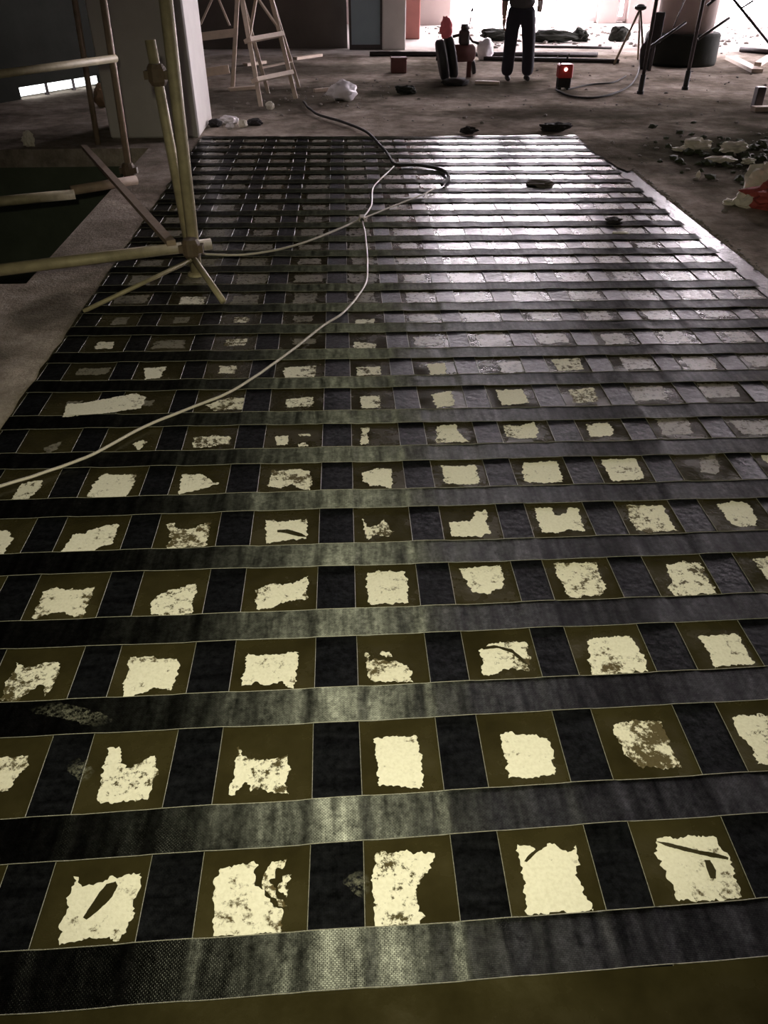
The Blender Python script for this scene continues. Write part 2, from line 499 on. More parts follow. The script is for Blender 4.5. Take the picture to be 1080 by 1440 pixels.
M['lamp_glow'] = emit('lamp_glow', (1.0, 0.80, 0.72), 2.5)
M['trousers'] = plain('dark_trousers', (0.020, 0.020, 0.030), 0.85, 0.3, 20.0, 0.3)
M['shirt'] = plain('dark_grey_shirt', (0.075, 0.075, 0.075), 0.85, 0.2, 20.0, 0.3)
M['skin'] = plain('skin', (0.36, 0.21, 0.15), 0.55, 0.08, 30.0, 0.1)
M['hair'] = plain('black_hair', (0.012, 0.010, 0.010), 0.5, 0.3, 60.0, 0.3)
M['shoe'] = plain('dark_shoes', (0.02, 0.018, 0.018), 0.6, 0.3, 30.0, 0.1)

# ------------------------------------------------------------------ room shell
XL, XR, YN, YF, ZC = -9.0, 13.5, -4.0, 21.2, 4.6
PX0, PX1, PY0, PY1 = -6.2, -1.86, 4.45, 8.05         # floor opening beside the grid
def struct(name, boxes, mat, parent=None, label=None):
    bm = bmesh.new()
    for lo, hi in boxes: add_box(bm, lo, hi)
    o = from_bm(name, bm, mat, parent)
    if parent is None: tag(o, label, None, None, 'structure')
    return o

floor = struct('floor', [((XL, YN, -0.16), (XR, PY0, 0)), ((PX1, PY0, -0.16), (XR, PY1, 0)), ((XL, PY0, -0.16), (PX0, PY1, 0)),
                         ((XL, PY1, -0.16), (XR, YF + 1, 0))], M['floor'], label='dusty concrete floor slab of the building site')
struct('floor_pit', [((PX0 - 0.2, PY0 - 0.2, -1.25), (PX1 + 0.2, PY1 + 0.2, -1.1))], M['pit'], label='dark sunken floor inside the opening')
struct('wall_pit', [((PX0 - 0.2, PY1, -1.1), (PX1, PY1 + 0.2, -0.16)), ((PX1, PY0, -1.1), (PX1 + 0.2, PY1 + 0.2, -0.16)),
                    ((PX0 - 0.2, PY0 - 0.2, -1.1), (PX1 + 0.2, PY0, -0.16)), ((PX0 - 0.2, PY0, -1.1), (PX0, PY1, -0.16))], M['pit'],
       label='dark concrete sides of the floor opening')
struct('ceiling', [((XL - 0.3, YN - 0.3, ZC), (XR + 0.3, YF + 0.6, ZC + 0.2))], M['ceiling'], label='bare grey ceiling')
struct('wall_left', [((XL - 0.25, YN, -0.1), (XL, YF, ZC))], M['wall'], label='unfinished side wall on the left')
struct('wall_right', [((XR, YN, -0.1), (XR + 0.25, 14.6, ZC)), ((XR, 19.4, -0.1), (XR + 0.25, YF, ZC)), ((XR, 14.6, 4.1), (XR + 0.25, 19.4, ZC))], M['wall'], label='unfinished side wall on the right')
struct('wall_front', [((XL, YN - 0.25, -0.1), (XR, YN, ZC))], M['wall'], label='unfinished wall behind the photographer')
struct('wall_middle', [((XL, 16.3, 0), (0.12, 16.55, ZC))], M['wall'], label='dark wall behind the wooden stepladder')
struct('wall_return', [((1.75, 20.9, 0), (2.53, YF + 0.2, ZC))], M['beige'], label='beige wall end beside the left window')
# window wall at the far end: piers, sill and lintel leave three openings
wb = [((-0.1, YF, 0), (1.75, YF + 0.25, ZC)), ((6.05, YF - 0.1, 0), (6.48, YF + 0.25, ZC)), ((6.75, YF - 0.1, 0), (9.05, YF + 0.25, ZC)),
      ((11.0, YF, 0), (XR, YF + 0.25, ZC)), ((2.53, YF, 4.1), (6.05, YF + 0.25, ZC)), ((6.48, YF, 4.1), (6.75, YF + 0.25, ZC)), ((9.05, YF, 4.1), (11.0, YF + 0.25, ZC))]
struct('wall_back', wb, M['beige'], label='beige end wall between the bright windows')

def window(name, x0, x1, z0, z1, mull, label):
    root = empty(name, ((x0 + x1) / 2, YF + 0.12, z0), label, None, None, 'structure')
    f = 0.09
    bm = bmesh.new()
    add_box(bm, (x0, YF + 0.06, z0), (x1, YF + 0.18, z0 + 0.10)); add_box(bm, (x0, YF + 0.06, z1 - f), (x1, YF + 0.18, z1))
    add_box(bm, (x0, YF + 0.06, z0 + 0.10), (x0 + f, YF + 0.18, z1 - f)); add_box(bm, (x1 - f, YF + 0.06, z0 + 0.10), (x1, YF + 0.18, z1 - f))
    from_bm('window_frame', bm, M['frame'], root)
    edges = [x0 + f] + [v for m in mull for v in (m - 0.05, m + 0.05)] + [x1 - f]
    for mx in mull:
        bm = bmesh.new(); add_box(bm, (mx - 0.05, YF + 0.05, z0 + 0.1), (mx + 0.05, YF + 0.19, z1 - f)); from_bm('mullion', bm, M['frame'], root)
    for i in range(0, len(edges), 2):
        bm = bmesh.new(); add_box(bm, (edges[i], YF + 0.11, z0 + 0.1), (edges[i + 1], YF + 0.13, z1 - f)); from_bm('pane', bm, M['daylight'], root)
    return root
window('window_1', 2.53, 6.05, 0.03, 4.1, [3.75, 5.02, 5.28], 'tall blown-out window behind the standing person')
window('window_2', 6.48, 6.75, 0.03, 4.1, [], 'narrow bright window slit between two beige piers')
window('window_3', 9.05, 11.0, 0.03, 4.1, [10.4], 'wide bright window right of the round column')

# unseen window added in the right-hand wall to light the column's right face
w4 = empty('added_window', (XR + 0.12, 17.0, 0.03), 'tall unseen window added in the right-hand side wall', None, None, 'structure')
bm = bmesh.new()
for lo, hi in (((XR + 0.06, 14.6, 0.0), (XR + 0.18, 19.4, 0.13)), ((XR + 0.06, 14.6, 4.01), (XR + 0.18, 19.4, 4.1)), ((XR + 0.06, 14.6, 0.13), (XR + 0.18, 14.69, 4.01)), ((XR + 0.06, 19.31, 0.13), (XR + 0.18, 19.4, 4.01))):
    add_box(bm, lo, hi)
from_bm('window_frame', bm, M['frame'], w4)
for i in range(3):
    ya = 14.69 + i * 1.54
    bm = bmesh.new(); add_box(bm, (XR + 0.11, ya + (0.05 if i else 0), 0.13), (XR + 0.13, ya + 1.54 - (0.05 if i < 2 else 0), 4.01)); from_bm('pane', bm, M['daylight'], w4)
    if i:
        bm = bmesh.new(); add_box(bm, (XR + 0.05, ya - 0.05, 0.13), (XR + 0.19, ya + 0.05, 4.01)); from_bm('mullion', bm, M['frame'], w4)

# columns
def column(name, boxes, mat, label, bev=0.015):
    bm = bmesh.new()
    for lo, hi in boxes: add_box(bm, lo, hi, None, bev)
    return tag(from_bm(name, bm, mat), label, None, None, 'structure')
column('column', [((-2.32, 8.5, 0), (-1.44, 9.45, ZC))], M['column'], 'square concrete column at the far left corner of the strip grid')
column('column', [((0.74, 16.0, 0), (1.16, 16.5, ZC))], M['column'], 'grey square pillar beside the blue-grey board')
column('column', [((1.24, 17.8, 0), (1.57, 18.2, ZC))], M['redcol'], 'red-brown painted pillar beside the grey pillar')
pc = gnd(972, 96) + Vector((0, 0.60, 0))
rc = empty('round_column', pc, 'round pale column on a dark round plinth', None, None, 'structure')
bm = bmesh.new(); add_lathe(bm, [(0.565, 0), (0.575, 0.05), (0.565, 0.40), (0.54, 0.43)], pc, 40); from_bm('plinth', bm, M['dark_concrete'], rc, True)
bm = bmesh.new(); add_lathe(bm, [(0.435, 0.42), (0.43, ZC)], pc, 40); from_bm('shaft', bm, M['beige'], rc, True)

# dark partition on the left with a low strip of daylight
pa, pb = gnd(30, 140), gnd(142, 121)
dv = (pb - pa).normalized()
nrm = Vector((dv.y, -dv.x, 0))
rt = math.atan2(dv.y, dv.x)
Lw = (pb - pa).length
wr = empty('wall_partition', pa, 'dark partition wall with a low slit of daylight', None, None, 'structure', rt)
bm = bmesh.new()
add_box(bm, (-2.6, 0, 0.13), (Lw + 0.5, 0.12, ZC)); add_box(bm, (-2.6, 0, 0), (0, 0.12, 0.13)); add_box(bm, (Lw, 0, 0), (Lw + 0.5, 0.12, 0.13))
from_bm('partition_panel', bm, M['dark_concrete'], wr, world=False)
for i in range(3):
    bm = bmesh.new(); add_box(bm, (Lw * i / 3 + 0.02, 0.03, 0.03), (Lw * (i + 1) / 3 - 0.02, 0.05, 0.13)); from_bm('pane', bm, M['slit'], wr, world=False)
for i in range(4):
    bm = bmesh.new(); add_box(bm, (Lw * i / 3 - 0.02, 0.02, 0.0), (Lw * i / 3 + 0.02, 0.06, 0.13)); from_bm('mullion', bm, M['dark_steel'], wr, world=False)

# ------------------------------------------------------------------ resin-soaked field and strips
FX0, FX1, FY0, FY1 = -1.43, 2.45, -0.6, 8.46
bm = bmesh.new()
NX, NY = 40, 90
grid = [[bm.verts.new((FX0 + (FX1 - FX0) * i / NX + (0.02 * noise.noise((j * 0.7, i, 3)) if i in (0, NX) else 0),
                       FY0 + (FY1 - FY0) * j / NY, 0.0016)) for i in range(NX + 1)] for j in range(NY + 1)]
for j in range(NY):
    for i in range(NX):
        bm.faces.new((grid[j][i], grid[j][i + 1], grid[j + 1][i + 1], grid[j + 1][i]))
res = bmesh.ops.extrude_face_region(bm, geom=list(bm.faces))
bmesh.ops.translate(bm, vec=(0, 0, -0.0016), verts=[v for v in res['geom'] if isinstance(v, bmesh.types.BMVert)])
rf = from_bm('resin_coat', bm, M['resin'], floor)
rf['label'] = 'olive brown resin-soaked slab between the strips'

LONG = [(-1.41, -1.30), (-1.09, -0.985), (-0.773, -0.669), (-0.461, -0.346), (-0.121, -0.002), (0.190, 0.298), (0.491, 0.595), (0.803, 0.919),
        (1.115, 1.225), (1.43, 1.535), (1.74, 1.85), (2.05, 2.155), (2.325, 2.465)]
CROSS_Y = [0.684, 0.981, 1.307, 1.602, 1.910, 2.212, 2.512, 2.80, 3.115, 3.405, 3.71, 3.985, 4.288, 4.60, 4.88, 5.17, 5.48, 5.776, 6.09, 6.385, 6.675, 6.98, 7.272, 7.57,
           7.845, 8.13, 8.41]
def interp(x, tab):
    for (a, va), (b, vb) in zip(tab, tab[1:]):
        if x <= b: return va + (vb - va) * max(0, (x - a)) / (b - a)
    return tab[-1][1]
SKEW = [(0.6, 1.40), (1.0, 1.15), (1.6, 0.4), (2.2, 0.05), (2.6, -0.4), (4.0, -1.2), (6.0, -2.0), (8.5, -2.7)]
def cross_axis(Y):
    a = math.radians(interp(Y, SKEW))
    return math.tan(a)
def cross_y(i, X, off=0.0):
    return CROSS_Y[i] + off + cross_axis(CROSS_Y[i]) * (X - 0.02)

def strip_mesh(name, n_u, n_v, fpos, mat, parent, ulen, vlen):
    """sheet of n_u x n_v quads with UVs in metres and a skirt at the rim"""
    verts, faces, uvs = [], [], []
    for i in range(n_u + 1):
        for j in range(n_v + 1):
            verts.append(fpos(i / n_u, j / n_v))
    W = n_v + 1
    for i in range(n_u):
        for j in range(n_v):
            faces.append((i * W + j, (i + 1) * W + j, (i + 1) * W + j + 1, i * W + j + 1))
    base = len(verts)
    rim = [i * W for i in range(n_u + 1)] + [n_u * W + j for j in range(1, W)] + [i * W + n_v for i in range(n_u - 1, -1, -1)] + [j for j in range(n_v - 1, 0, -1)]
    for k in rim:
        v = verts[k]; verts.append((v[0], v[1], v[2] - 0.0012))
    R = len(rim)
    for k in rim: verts.append(verts[k])          # rim doubled, so that the edge stays sharp
    for k in range(R):
        faces.append((base + R + k, base + k, base + (k + 1) % R, base + R + (k + 1) % R))
    me = bpy.data.meshes.new(name)
    org = Vector(verts[(n_u // 2) * W + n_v // 2]); org.z = 0
    me.from_pydata([tuple(Vector(v) - org) for v in verts], [], faces)
    uvl = me.uv_layers.new(name='UVMap')
    par = {}
    for i in range(n_u + 1):
        for j in range(W): par[i * W + j] = (i / n_u * ulen, j / n_v * vlen)
    for k, r in enumerate(rim): par[base + k] = par[base + R + k] = par[r]
    for l in me.loops: uvl.data[l.index].uv = par[l.vertex_index]
    for p in me.polygons: p.use_smooth = True
    me.materials.append(mat)
    o = bpy.data.objects.new(name, me)
    o.location = org
    link(o, parent)
    return o

def wob(a, b, c, s): return noise.noise(Vector((a, b, c))) * s

ORD = ['first', 'second', 'third', 'fourth', 'fifth', 'sixth', 'seventh', 'eighth', 'ninth', 'tenth', 'eleventh', 'twelfth', 'thirteenth', 'fourteenth',
       'fifteenth', 'sixteenth', 'seventeenth', 'eighteenth', 'nineteenth', 'twentieth', 'twenty-first', 'twenty-second', 'twenty-third', 'twenty-fourth',
       'twenty-fifth', 'twenty-sixth', 'twenty-seventh']

def thread(o, pts, parent_loc, half=0.0009):
    """pale selvedge thread along one edge of a strip"""
    bm = bmesh.new()
    add_tube(bm, pts, half, 4)
    return from_bm('edge_thread', bm, M['thread'], o)

def long_z(X, Y):
    return 0.0034 + wob(X * 9, Y * 3.0, 1.3, 0.0016) + wob(X * 22, Y * 9, 4.1, 0.0007)

for k, (x0, x1) in enumerate(LONG):
    seed = k * 3.7
    def fp(u, v, x0=x0, x1=x1, seed=seed):
        Y = 0.64 + (8.44 - 0.64) * u
        X = x0 + (x1 - x0) * v + wob(Y * 0.5, seed, 0, 0.010) + wob(Y * 2.5, seed, 5, 0.003)
        return (X, Y, long_z(X, Y))
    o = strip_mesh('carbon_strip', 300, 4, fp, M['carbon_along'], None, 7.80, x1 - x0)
    if k == 0: lab = 'lengthwise black carbon fibre strip along the left edge of the grid'
    elif k == len(LONG) - 1: lab = 'wide lengthwise carbon fibre strip along the right edge of the grid'
    else: lab = 'lengthwise black carbon fibre strip, %s from the left edge of the grid' % ORD[k]
    tag(o, lab, 'carbon strip', 'lengthwise carbon fibre strips')
    for v in (0.012, 0.988):
        pts = [Vector(fp(i / 120, v)) + Vector((0, 0, 0.0006)) for i in range(121)]
        thread(o, pts, None)

def over(X):
    """1 over a lengthwise strip, 0 in the gap, soft in between"""
    r = 0.0
    for a, b in LONG:
        e = 0.016
        if a - e < X < b + e:
            t = min((X - (a - e)) / e, ((b + e) - X) / e, 1.0)
            r = max(r, t * t * (3 - 2 * t))
    return r

CW = 0.113
for i, Yc in enumerate(CROSS_Y):
    xa = max(FX0 + 0.01, -0.62 * (Yc + 1.7) - 0.25) if Yc < 2.4 else FX0 + 0.01
    xb = FX1 - 0.10
    seed = i * 2.3
    rough = 1.0 if Yc < 2.3 else 1.5
    def fp(u, v, i=i, seed=seed, xa=xa, xb=xb, rough=rough):
        X = xa + (xb - xa) * u
        Y = cross_y(i, X, (v - 0.5) * CW * (1 + wob(X * 0.8, seed, 8, 0.06))) + wob(X * 0.6, seed, 2, 0.008) + wob(X * 3, seed, 7, 0.0025)
        z = 0.0062 + 0.0022 * over(X) + (wob(X * 8, Y * 5, seed, 0.0016) + wob(X * 24, Y * 8, seed + 3, 0.0006)) * rough
        return (X, Y, z)
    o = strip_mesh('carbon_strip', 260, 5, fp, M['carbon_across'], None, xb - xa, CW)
    lab = 'black carbon fibre strip laid across the floor, ' + ('nearest the camera' if i == 0 else 'farthest, at the back edge of the grid' if i == len(CROSS_Y) - 1 else ORD[i] + ' from the camera')
    tag(o, lab, 'carbon strip', 'carbon fibre strips laid across')
    for v in (0.010, 0.990):
        pts = [Vector(fp(q / 130, v)) + Vector((0, 0, 0.0006)) for q in range(131)]
        thread(o, pts, None)

# ------------------------------------------------------------------ bare plaster patches in the cells (outlines on the floor plane)
def patch(pts, mat, seed, z=0.0019, name='plaster_patch', rag=0.008, parent=floor):
    """a ragged flat flake of plaster surface; pts are floor points"""
    P = []
    n = len(pts)
    for i in range(n):
        a, b = pts[i], pts[(i + 1) % n]
        L = (b - a).length
        k = max(1, int(L / 0.0045))
        for q in range(k):
            p = a.lerp(b, q / k)
            d = (b - a).normalized() if L > 0 else Vector((1, 0, 0))
            nn = Vector((-d.y, d.x, 0))
            j = noise.noise(Vector((p.x * 55, p.y * 55, seed))) * rag + noise.noise(Vector((p.x * 170, p.y * 170, seed))) * rag * 0.8
            P.append(p + nn * j)
    bm = bmesh.new()
    top = [bm.verts.new((p.x, p.y, z)) for p in P]
    bot = [bm.verts.new((p.x, p.y, z - 0.0006)) for p in P]
    for t in tessellate_polygon([[Vector((p.x, p.y, 0)) for p in P]]):
        try: bm.faces.new([top[q] for q in t])
        except ValueError: pass
    m_ = len(P)
    for i in range(m_): bm.faces.new((top[i], bot[i], bot[(i + 1) % m_], top[(i + 1) % m_]))
    return from_bm(name, bm, mat, parent)

TRACED = [
 # nearest row
 [(107,1233),(113,1246),(138,1242),(165,1234),(198,1228),(196,1250),(188,1272),(186,1295),(176,1315),(160,1326),(140,1318),(115,1324),(84,1328),(82,1318),(90,1290),(98,1260)],
 [(305,1235),(310,1222),(345,1216),(363,1214),(356,1228),(362,1245),(383,1270),(397,1285),(396,1316),(370,1312),(345,1319),(318,1317),(300,1318),(302,1290),(300,1260)],
 [(370,1232),(385,1214),(404,1210),(402,1218),(388,1228),(380,1240),(390,1260),(403,1275),(398,1277),(382,1262),(370,1247)],
 [(395,1236),(408,1228),(410,1236),(403,1242),(405,1262),(395,1256),(391,1246)],
 [(527,1200),(560,1198),(611,1199),(608,1212),(598,1230),(586,1245),(584,1262),(588,1278),(597,1290),(590,1300),(545,1302),(528,1305),(526,1270),(524,1235)],
 [(727,1188),(745,1187),(758,1195),(770,1188),(785,1192),(798,1200),(810,1190),(813,1210),(812,1235),(820,1255),(833,1270),(838,1281),(800,1284),(770,1285),(742,1288),(740,1262),(738,1240),(730,1215)],
 [(923,1180),(960,1178),(1005,1176),(1015,1195),(1027,1210),(1034,1235),(1043,1262),(1010,1265),(975,1268),(955,1268),(945,1245),(930,1220),(924,1200)],
 [(0,1066),(40,1063),(36,1080),(20,1098),(10,1112),(-30,1120),(-30,1070)],
 [(152,1053),(168,1050),(170,1068),(178,1080),(188,1080),(200,1070),(218,1063),(221,1090),(212,1108),(208,1125),(180,1126),(155,1130),(138,1126),(140,1100),(146,1075)],
 [(335,1050),(342,1066),(370,1070),(405,1064),(408,1085),(402,1105),(408,1117),(385,1118),(365,1108),(352,1112),(345,1100),(330,1118),(323,1116),(328,1090)],
 [(527,1040),(555,1036),(585,1036),(592,1060),(594,1085),(595,1108),(570,1108),(548,1104),(532,1106),(531,1080),(527,1060)],
 [(702,1033),(712,1028),(730,1033),(770,1038),(776,1060),(780,1090),(760,1092),(740,1095),(715,1093),(710,1070),(706,1050)],
 [(860,1020),(895,1014),(930,1014),(940,1040),(950,1065),(960,1080),(930,1081),(895,1077),(880,1060),(870,1045)],
 [(1030,1008),(1080,1005),(1110,1005),(1120,1060),(1085,1078),(1065,1074),(1058,1055),(1040,1035)],
 [(25,932),(34,940),(45,938),(66,930),(84,935),(80,955),(64,980),(60,965),(52,965),(40,975),(25,990),(2,985),(8,960),(18,950)],
 [(184,924),(210,925),(252,930),(250,950),(240,972),(215,968),(195,975),(172,984),(175,960),(180,945)],
 [(348,918),(360,922),(400,920),(420,917),(420,935),(415,960),(410,968),(395,960),(375,965),(358,960),(340,966),(343,945)],
 [(515,918),(520,930),(540,928),(565,933),(578,945),(580,960),(550,959),(520,958),(516,945)],
 [(535,918),(548,917),(548,924),(538,924)],
 [(673,915),(690,906),(715,904),(740,905),(745,928),(742,944),(725,940),(710,942),(695,951),(680,950),(678,932)],
 [(827,903),(835,898),(860,896),(885,895),(893,905),(905,925),(910,945),(880,947),(840,952),(830,945),(828,925)],
 [(982,896),(1010,893),(1038,892),(1045,910),(1060,933),(1035,935),(1005,940),(1000,925),(992,910)],
 [(60,833),(80,826),(95,830),(133,827),(125,845),(115,870),(100,865),(85,862),(48,870),(55,850)],
 [(210,850),(225,836),(250,828),(275,820),(277,830),(270,850),(272,863),(240,866),(213,866),(213,855)],
 [(360,830),(380,822),(400,822),(420,818),(433,810),(432,830),(430,843),(410,845),(395,848),(380,855),(362,858),(360,845)],
 [(515,806),(545,803),(570,805),(573,825),(573,848),(545,850),(520,850),(515,830)],
 [(646,800),(670,798),(703,796),(709,815),(705,828),(685,836),(665,832),(652,815)],
 [(778,793),(810,792),(838,792),(842,808),(853,828),(845,838),(800,841),(795,828),(785,812)],
 [(936,794),(960,790),(985,792),(993,812),(1008,835),(985,836),(950,840),(940,828),(945,815),(938,805)],
 [(1058,787),(1080,783),(1110,790),(1120,820),(1085,828),(1075,810)],
 [(-20,747),(12,747),(18,758),(10,772),(5,783),(-30,784)],
 [(103,752),(122,750),(125,747),(150,740),(166,738),(163,752),(158,765),(145,768),(130,776),(110,777),(86,778),(95,763)],
 [(235,738),(246,736),(247,743),(255,745),(275,742),(290,736),(297,735),(294,750),(290,768),(270,769),(255,771),(235,772),(240,757)],
 [(373,732),(400,735),(431,730),(433,745),(430,758),(405,760),(390,762),(375,765),(374,748)],
 [(510,730),(516,742),(530,740),(540,730),(548,745),(554,748),(545,755),(530,752),(518,760),(514,755)],
 [(632,735),(660,733),(670,720),(683,718),(686,740),(689,750),(675,755),(650,755),(634,753)],
 [(752,715),(775,714),(782,725),(795,722),(800,715),(812,715),(818,735),(823,748),(800,745),(785,750),(762,749),(757,735)],
 [(880,710),(905,712),(932,711),(940,730),(953,747),(930,746),(910,750),(895,746),(885,728)],
 [(1008,710),(1030,705),(1050,708),(1062,725),(1065,740),(1045,740),(1028,738),(1020,725)],
 [(30,680),(60,676),(55,690),(40,702),(15,704)],
 [(142,668),(165,668),(191,668),(187,685),(178,699),(150,700),(122,702),(130,685)],
 [(257,668),(285,668),(300,678),(308,680),(295,685),(275,690),(252,696),(254,680)],
 [(382,662),(400,662),(420,660),(435,663),(438,678),(435,690),(425,688),(410,682),(395,687),(377,684)],
 [(508,665),(530,660),(550,660),(552,675),(549,687),(535,683),(522,684),(510,676)],
 [(620,655),(645,656),(668,654),(673,670),(673,681),(650,681),(626,680),(622,665)],
 [(735,652),(760,650),(783,649),(788,665),(790,678),(770,679),(740,678),(735,668)],
 [(845,647),(870,646),(893,645),(900,660),(907,674),(885,676),(862,677),(855,665)],
 [(187,625),(200,619),(207,622),(195,633)],
 [(273,616),(300,613),(325,615),(322,625),(300,628),(272,630)],
 [(388,615),(405,613),(405,625),(390,628)], [(420,611),(436,610),(436,614),(422,614)], [(418,625),(430,623),(433,628),(420,628)],
 [(508,602),(520,602),(516,613),(518,624),(508,625)],
 [(614,600),(640,597),(646,610),(660,622),(640,622),(614,624)],
 [(708,598),(730,600),(750,594),(757,605),(755,616),(730,617),(712,614)],
 [(824,598),(855,594),(863,607),(858,614),(830,615)],
 [(95,570),(120,568),(190,555),(205,560),(200,575),(150,583),(88,588)],
 [(290,570),(320,560),(360,560),(345,575),(300,578)],
 [(402,562),(440,558),(441,572),(403,574)],
 [(507,558),(534,557),(534,574),(508,575)],
 [(606,555),(634,550),(640,570),(614,574)],
 [(697,549),(733,548),(744,567),(706,570)],
 [(800,549),(834,546),(842,565),(806,567)],
 [(400,517),(445,515),(443,532),(400,532)],
 [(502,517),(534,516),(536,528),(502,529)],
 [(600,512),(626,511),(628,526),(606,527)],
 [(202,518),(234,516),(226,532),(204,534)],
 [(255,418),(289,418),(286,428),(252,428)],
 [(498,481),(530,484),(528,490),(498,490)],
 [(500,450),(527,449),(526,457),(500,457)],
 [(775,506),(815,504),(820,520),(785,522)],
]
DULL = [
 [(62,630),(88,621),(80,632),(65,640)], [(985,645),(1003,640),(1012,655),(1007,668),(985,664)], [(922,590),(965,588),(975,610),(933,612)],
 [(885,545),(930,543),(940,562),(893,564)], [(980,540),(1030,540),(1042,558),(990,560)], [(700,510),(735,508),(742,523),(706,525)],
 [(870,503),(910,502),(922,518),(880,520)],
]
covered = set()
def cell_of(p):
    for ci in range(len(LONG) - 1):
        if LONG[ci][1] - 0.02 <= p.x <= LONG[ci + 1][0] + 0.02:
            for ri in range(len(CROSS_Y) - 1):
                if cross_y(ri, p.x) < p.y < cross_y(ri + 1, p.x): return (ci, ri)
    return None
for si, (table, mat) in enumerate(((TRACED, 'white'), (DULL, 'dull'))):
    for pi, poly in enumerate(table):
        pts = [gnd(x, y) for x, y in poly]
        area = sum(a.x * b.y - b.x * a.y for a, b in zip(pts, pts[1:] + pts[:1]))
        if area < 0: pts = pts[::-1]
        patch(pts, M[mat if mat == 'dull' else ('white', 'white_b', 'white_c', 'white', 'white_b')[(pi * 7 + 3) % 5]], pi * 1.7 + si * 50, 0.0064 if poly[0] == (95, 570) else 0.0019)
        c = sum(pts, Vector()) / len(pts)
        k = cell_of(c)
        if k: covered.add(k)

# the farther cells: plaster dulled under a film of resin
rnd = random.Random(11)
def in_frame(X, Y):
    v = CAM_M.inverted() @ Vector((X, Y, 0))
    return abs(v.x / -v.z) * F_PX < 560
for ri in range(len(CROSS_Y) - 1):
    for ci in range(len(LONG) - 1):
        if (ci, ri) in covered: continue
        xa, xb = LONG[ci][1], LONG[ci + 1][0]
        xm = (xa + xb) / 2
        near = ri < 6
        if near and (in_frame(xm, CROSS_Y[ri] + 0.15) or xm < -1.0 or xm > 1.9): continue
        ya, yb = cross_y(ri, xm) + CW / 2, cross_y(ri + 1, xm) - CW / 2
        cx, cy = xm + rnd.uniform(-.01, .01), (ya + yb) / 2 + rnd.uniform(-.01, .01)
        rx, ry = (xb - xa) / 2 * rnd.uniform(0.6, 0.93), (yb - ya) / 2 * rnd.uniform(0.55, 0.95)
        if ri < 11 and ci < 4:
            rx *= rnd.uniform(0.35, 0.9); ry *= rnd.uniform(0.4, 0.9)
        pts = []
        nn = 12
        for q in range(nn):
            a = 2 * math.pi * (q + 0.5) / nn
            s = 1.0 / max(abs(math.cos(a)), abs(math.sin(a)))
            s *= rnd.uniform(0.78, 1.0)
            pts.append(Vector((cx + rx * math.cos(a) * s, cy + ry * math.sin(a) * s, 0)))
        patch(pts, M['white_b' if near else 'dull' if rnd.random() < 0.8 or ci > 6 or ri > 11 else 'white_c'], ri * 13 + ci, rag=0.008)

# brown resin drips over the nearest patches and milky films on the strips
DRIPS = [[(163,1240),(166,1246),(158,1262),(140,1280),(122,1294),(117,1291),(128,1274),(140,1256),(150,1244)],
         [(737,1212),(741,1206),(752,1196),(763,1189),(764,1193),(752,1202),(741,1213)],
         [(923,1184),(940,1186),(980,1196),(1010,1202),(1024,1206),(1024,1210),(1000,1206),(965,1198),(935,1190)],
         [(990,1210),(998,1210),(1007,1225),(1006,1236),(999,1236),(994,1224)],
         [(390,746),(405,745),(425,751),(432,756),(420,755),(400,750),(390,749)],
         [(676,911),(695,908),(720,914),(736,927),(742,935),(737,934),(720,919),(700,912),(680,914)]]
for i, d in enumerate(DRIPS):
    pts = [gnd(x, y) for x, y in d]
    if sum(a.x * b.y - b.x * a.y for a, b in zip(pts, pts[1:] + pts[:1])) < 0: pts = pts[::-1]
    patch(pts, M['resin'], 90 + i, 0.0024, 'resin_drip', 0.0012)
SMEARS = [([(40,995),(75,988),(110,998),(150,1010),(172,1025),(150,1030),(110,1020),(85,1012),(50,1008)], 0.0125),
          ([(95,1075),(115,1065),(135,1085),(130,1105),(112,1100),(98,1090)], 0.0075),
          ([(480,1240),(505,1225),(520,1232),(524,1270),(505,1262),(490,1250)], 0.0075)]
for i, (d, z) in enumerate(SMEARS):
    pts = [gnd(x, y) for x, y in d]
    if sum(a.x * b.y - b.x * a.y for a, b in zip(pts, pts[1:] + pts[:1])) < 0: pts = pts[::-1]
    patch(pts, M['smear'], 70 + i, z, 'resin_film', 0.006)

# dust drifted over the far right corner of the grid
pts = [gnd(x, y) for x, y in [(806,189),(845,189),(893,238),(884,243),(866,236),(850,224),(832,214),(822,203)]]
if sum(a.x * b.y - b.x * a.y for a, b in zip(pts, pts[1:] + pts[:1])) < 0: pts = pts[::-1]
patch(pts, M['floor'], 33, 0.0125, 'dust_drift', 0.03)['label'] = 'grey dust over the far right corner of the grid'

# ------------------------------------------------------------------ cables
def cable(name, px, r, mat, label, cat, lift=0.010, n=6):
    pts = [gnd(x, y) + Vector((0, 0, lift + r)) for x, y in px]
    P = smooth_path(pts, 8)
    P = [p + Vector((wob(i * 0.13, px[0][0], 1, r * 0.8), wob(i * 0.13, px[0][0], 2, r * 0.8), abs(wob(i * 0.21, px[0][0], 3, 0.003)))) for i, p in enumerate(P)]
    bm = bmesh.new(); add_tube(bm, P, r, n)
    return tag(from_bm(name, bm, mat, None, True), label, cat)
cable('power_cable', [(-40,705),(0,690),(60,671),(130,645),(200,607),(250,586),(285,572),(330,553),(380,520),(420,490),(455,462),(480,446),(500,425),(514,402),(517,380),(515,350),(513,330),(509,313)],
      0.0062, M['white_cable'], 'long grey-white cable snaking down the grid to the left edge', 'cable')
cable('power_cable', [(509,311),(521,295),(523,282),(524,270),(533,257),(545,246),(554,237)], 0.0062, M['white_cable'], 'short bent white cable joining the black hose to the cable junction', 'cable', 0.012)
cable('power_cable', [(507,312),(480,325),(430,345),(390,356),(340,363),(284,362)], 0.007, M['white_cable'], 'white cable running from the junction to the scaffold foot', 'cable', 0.014)
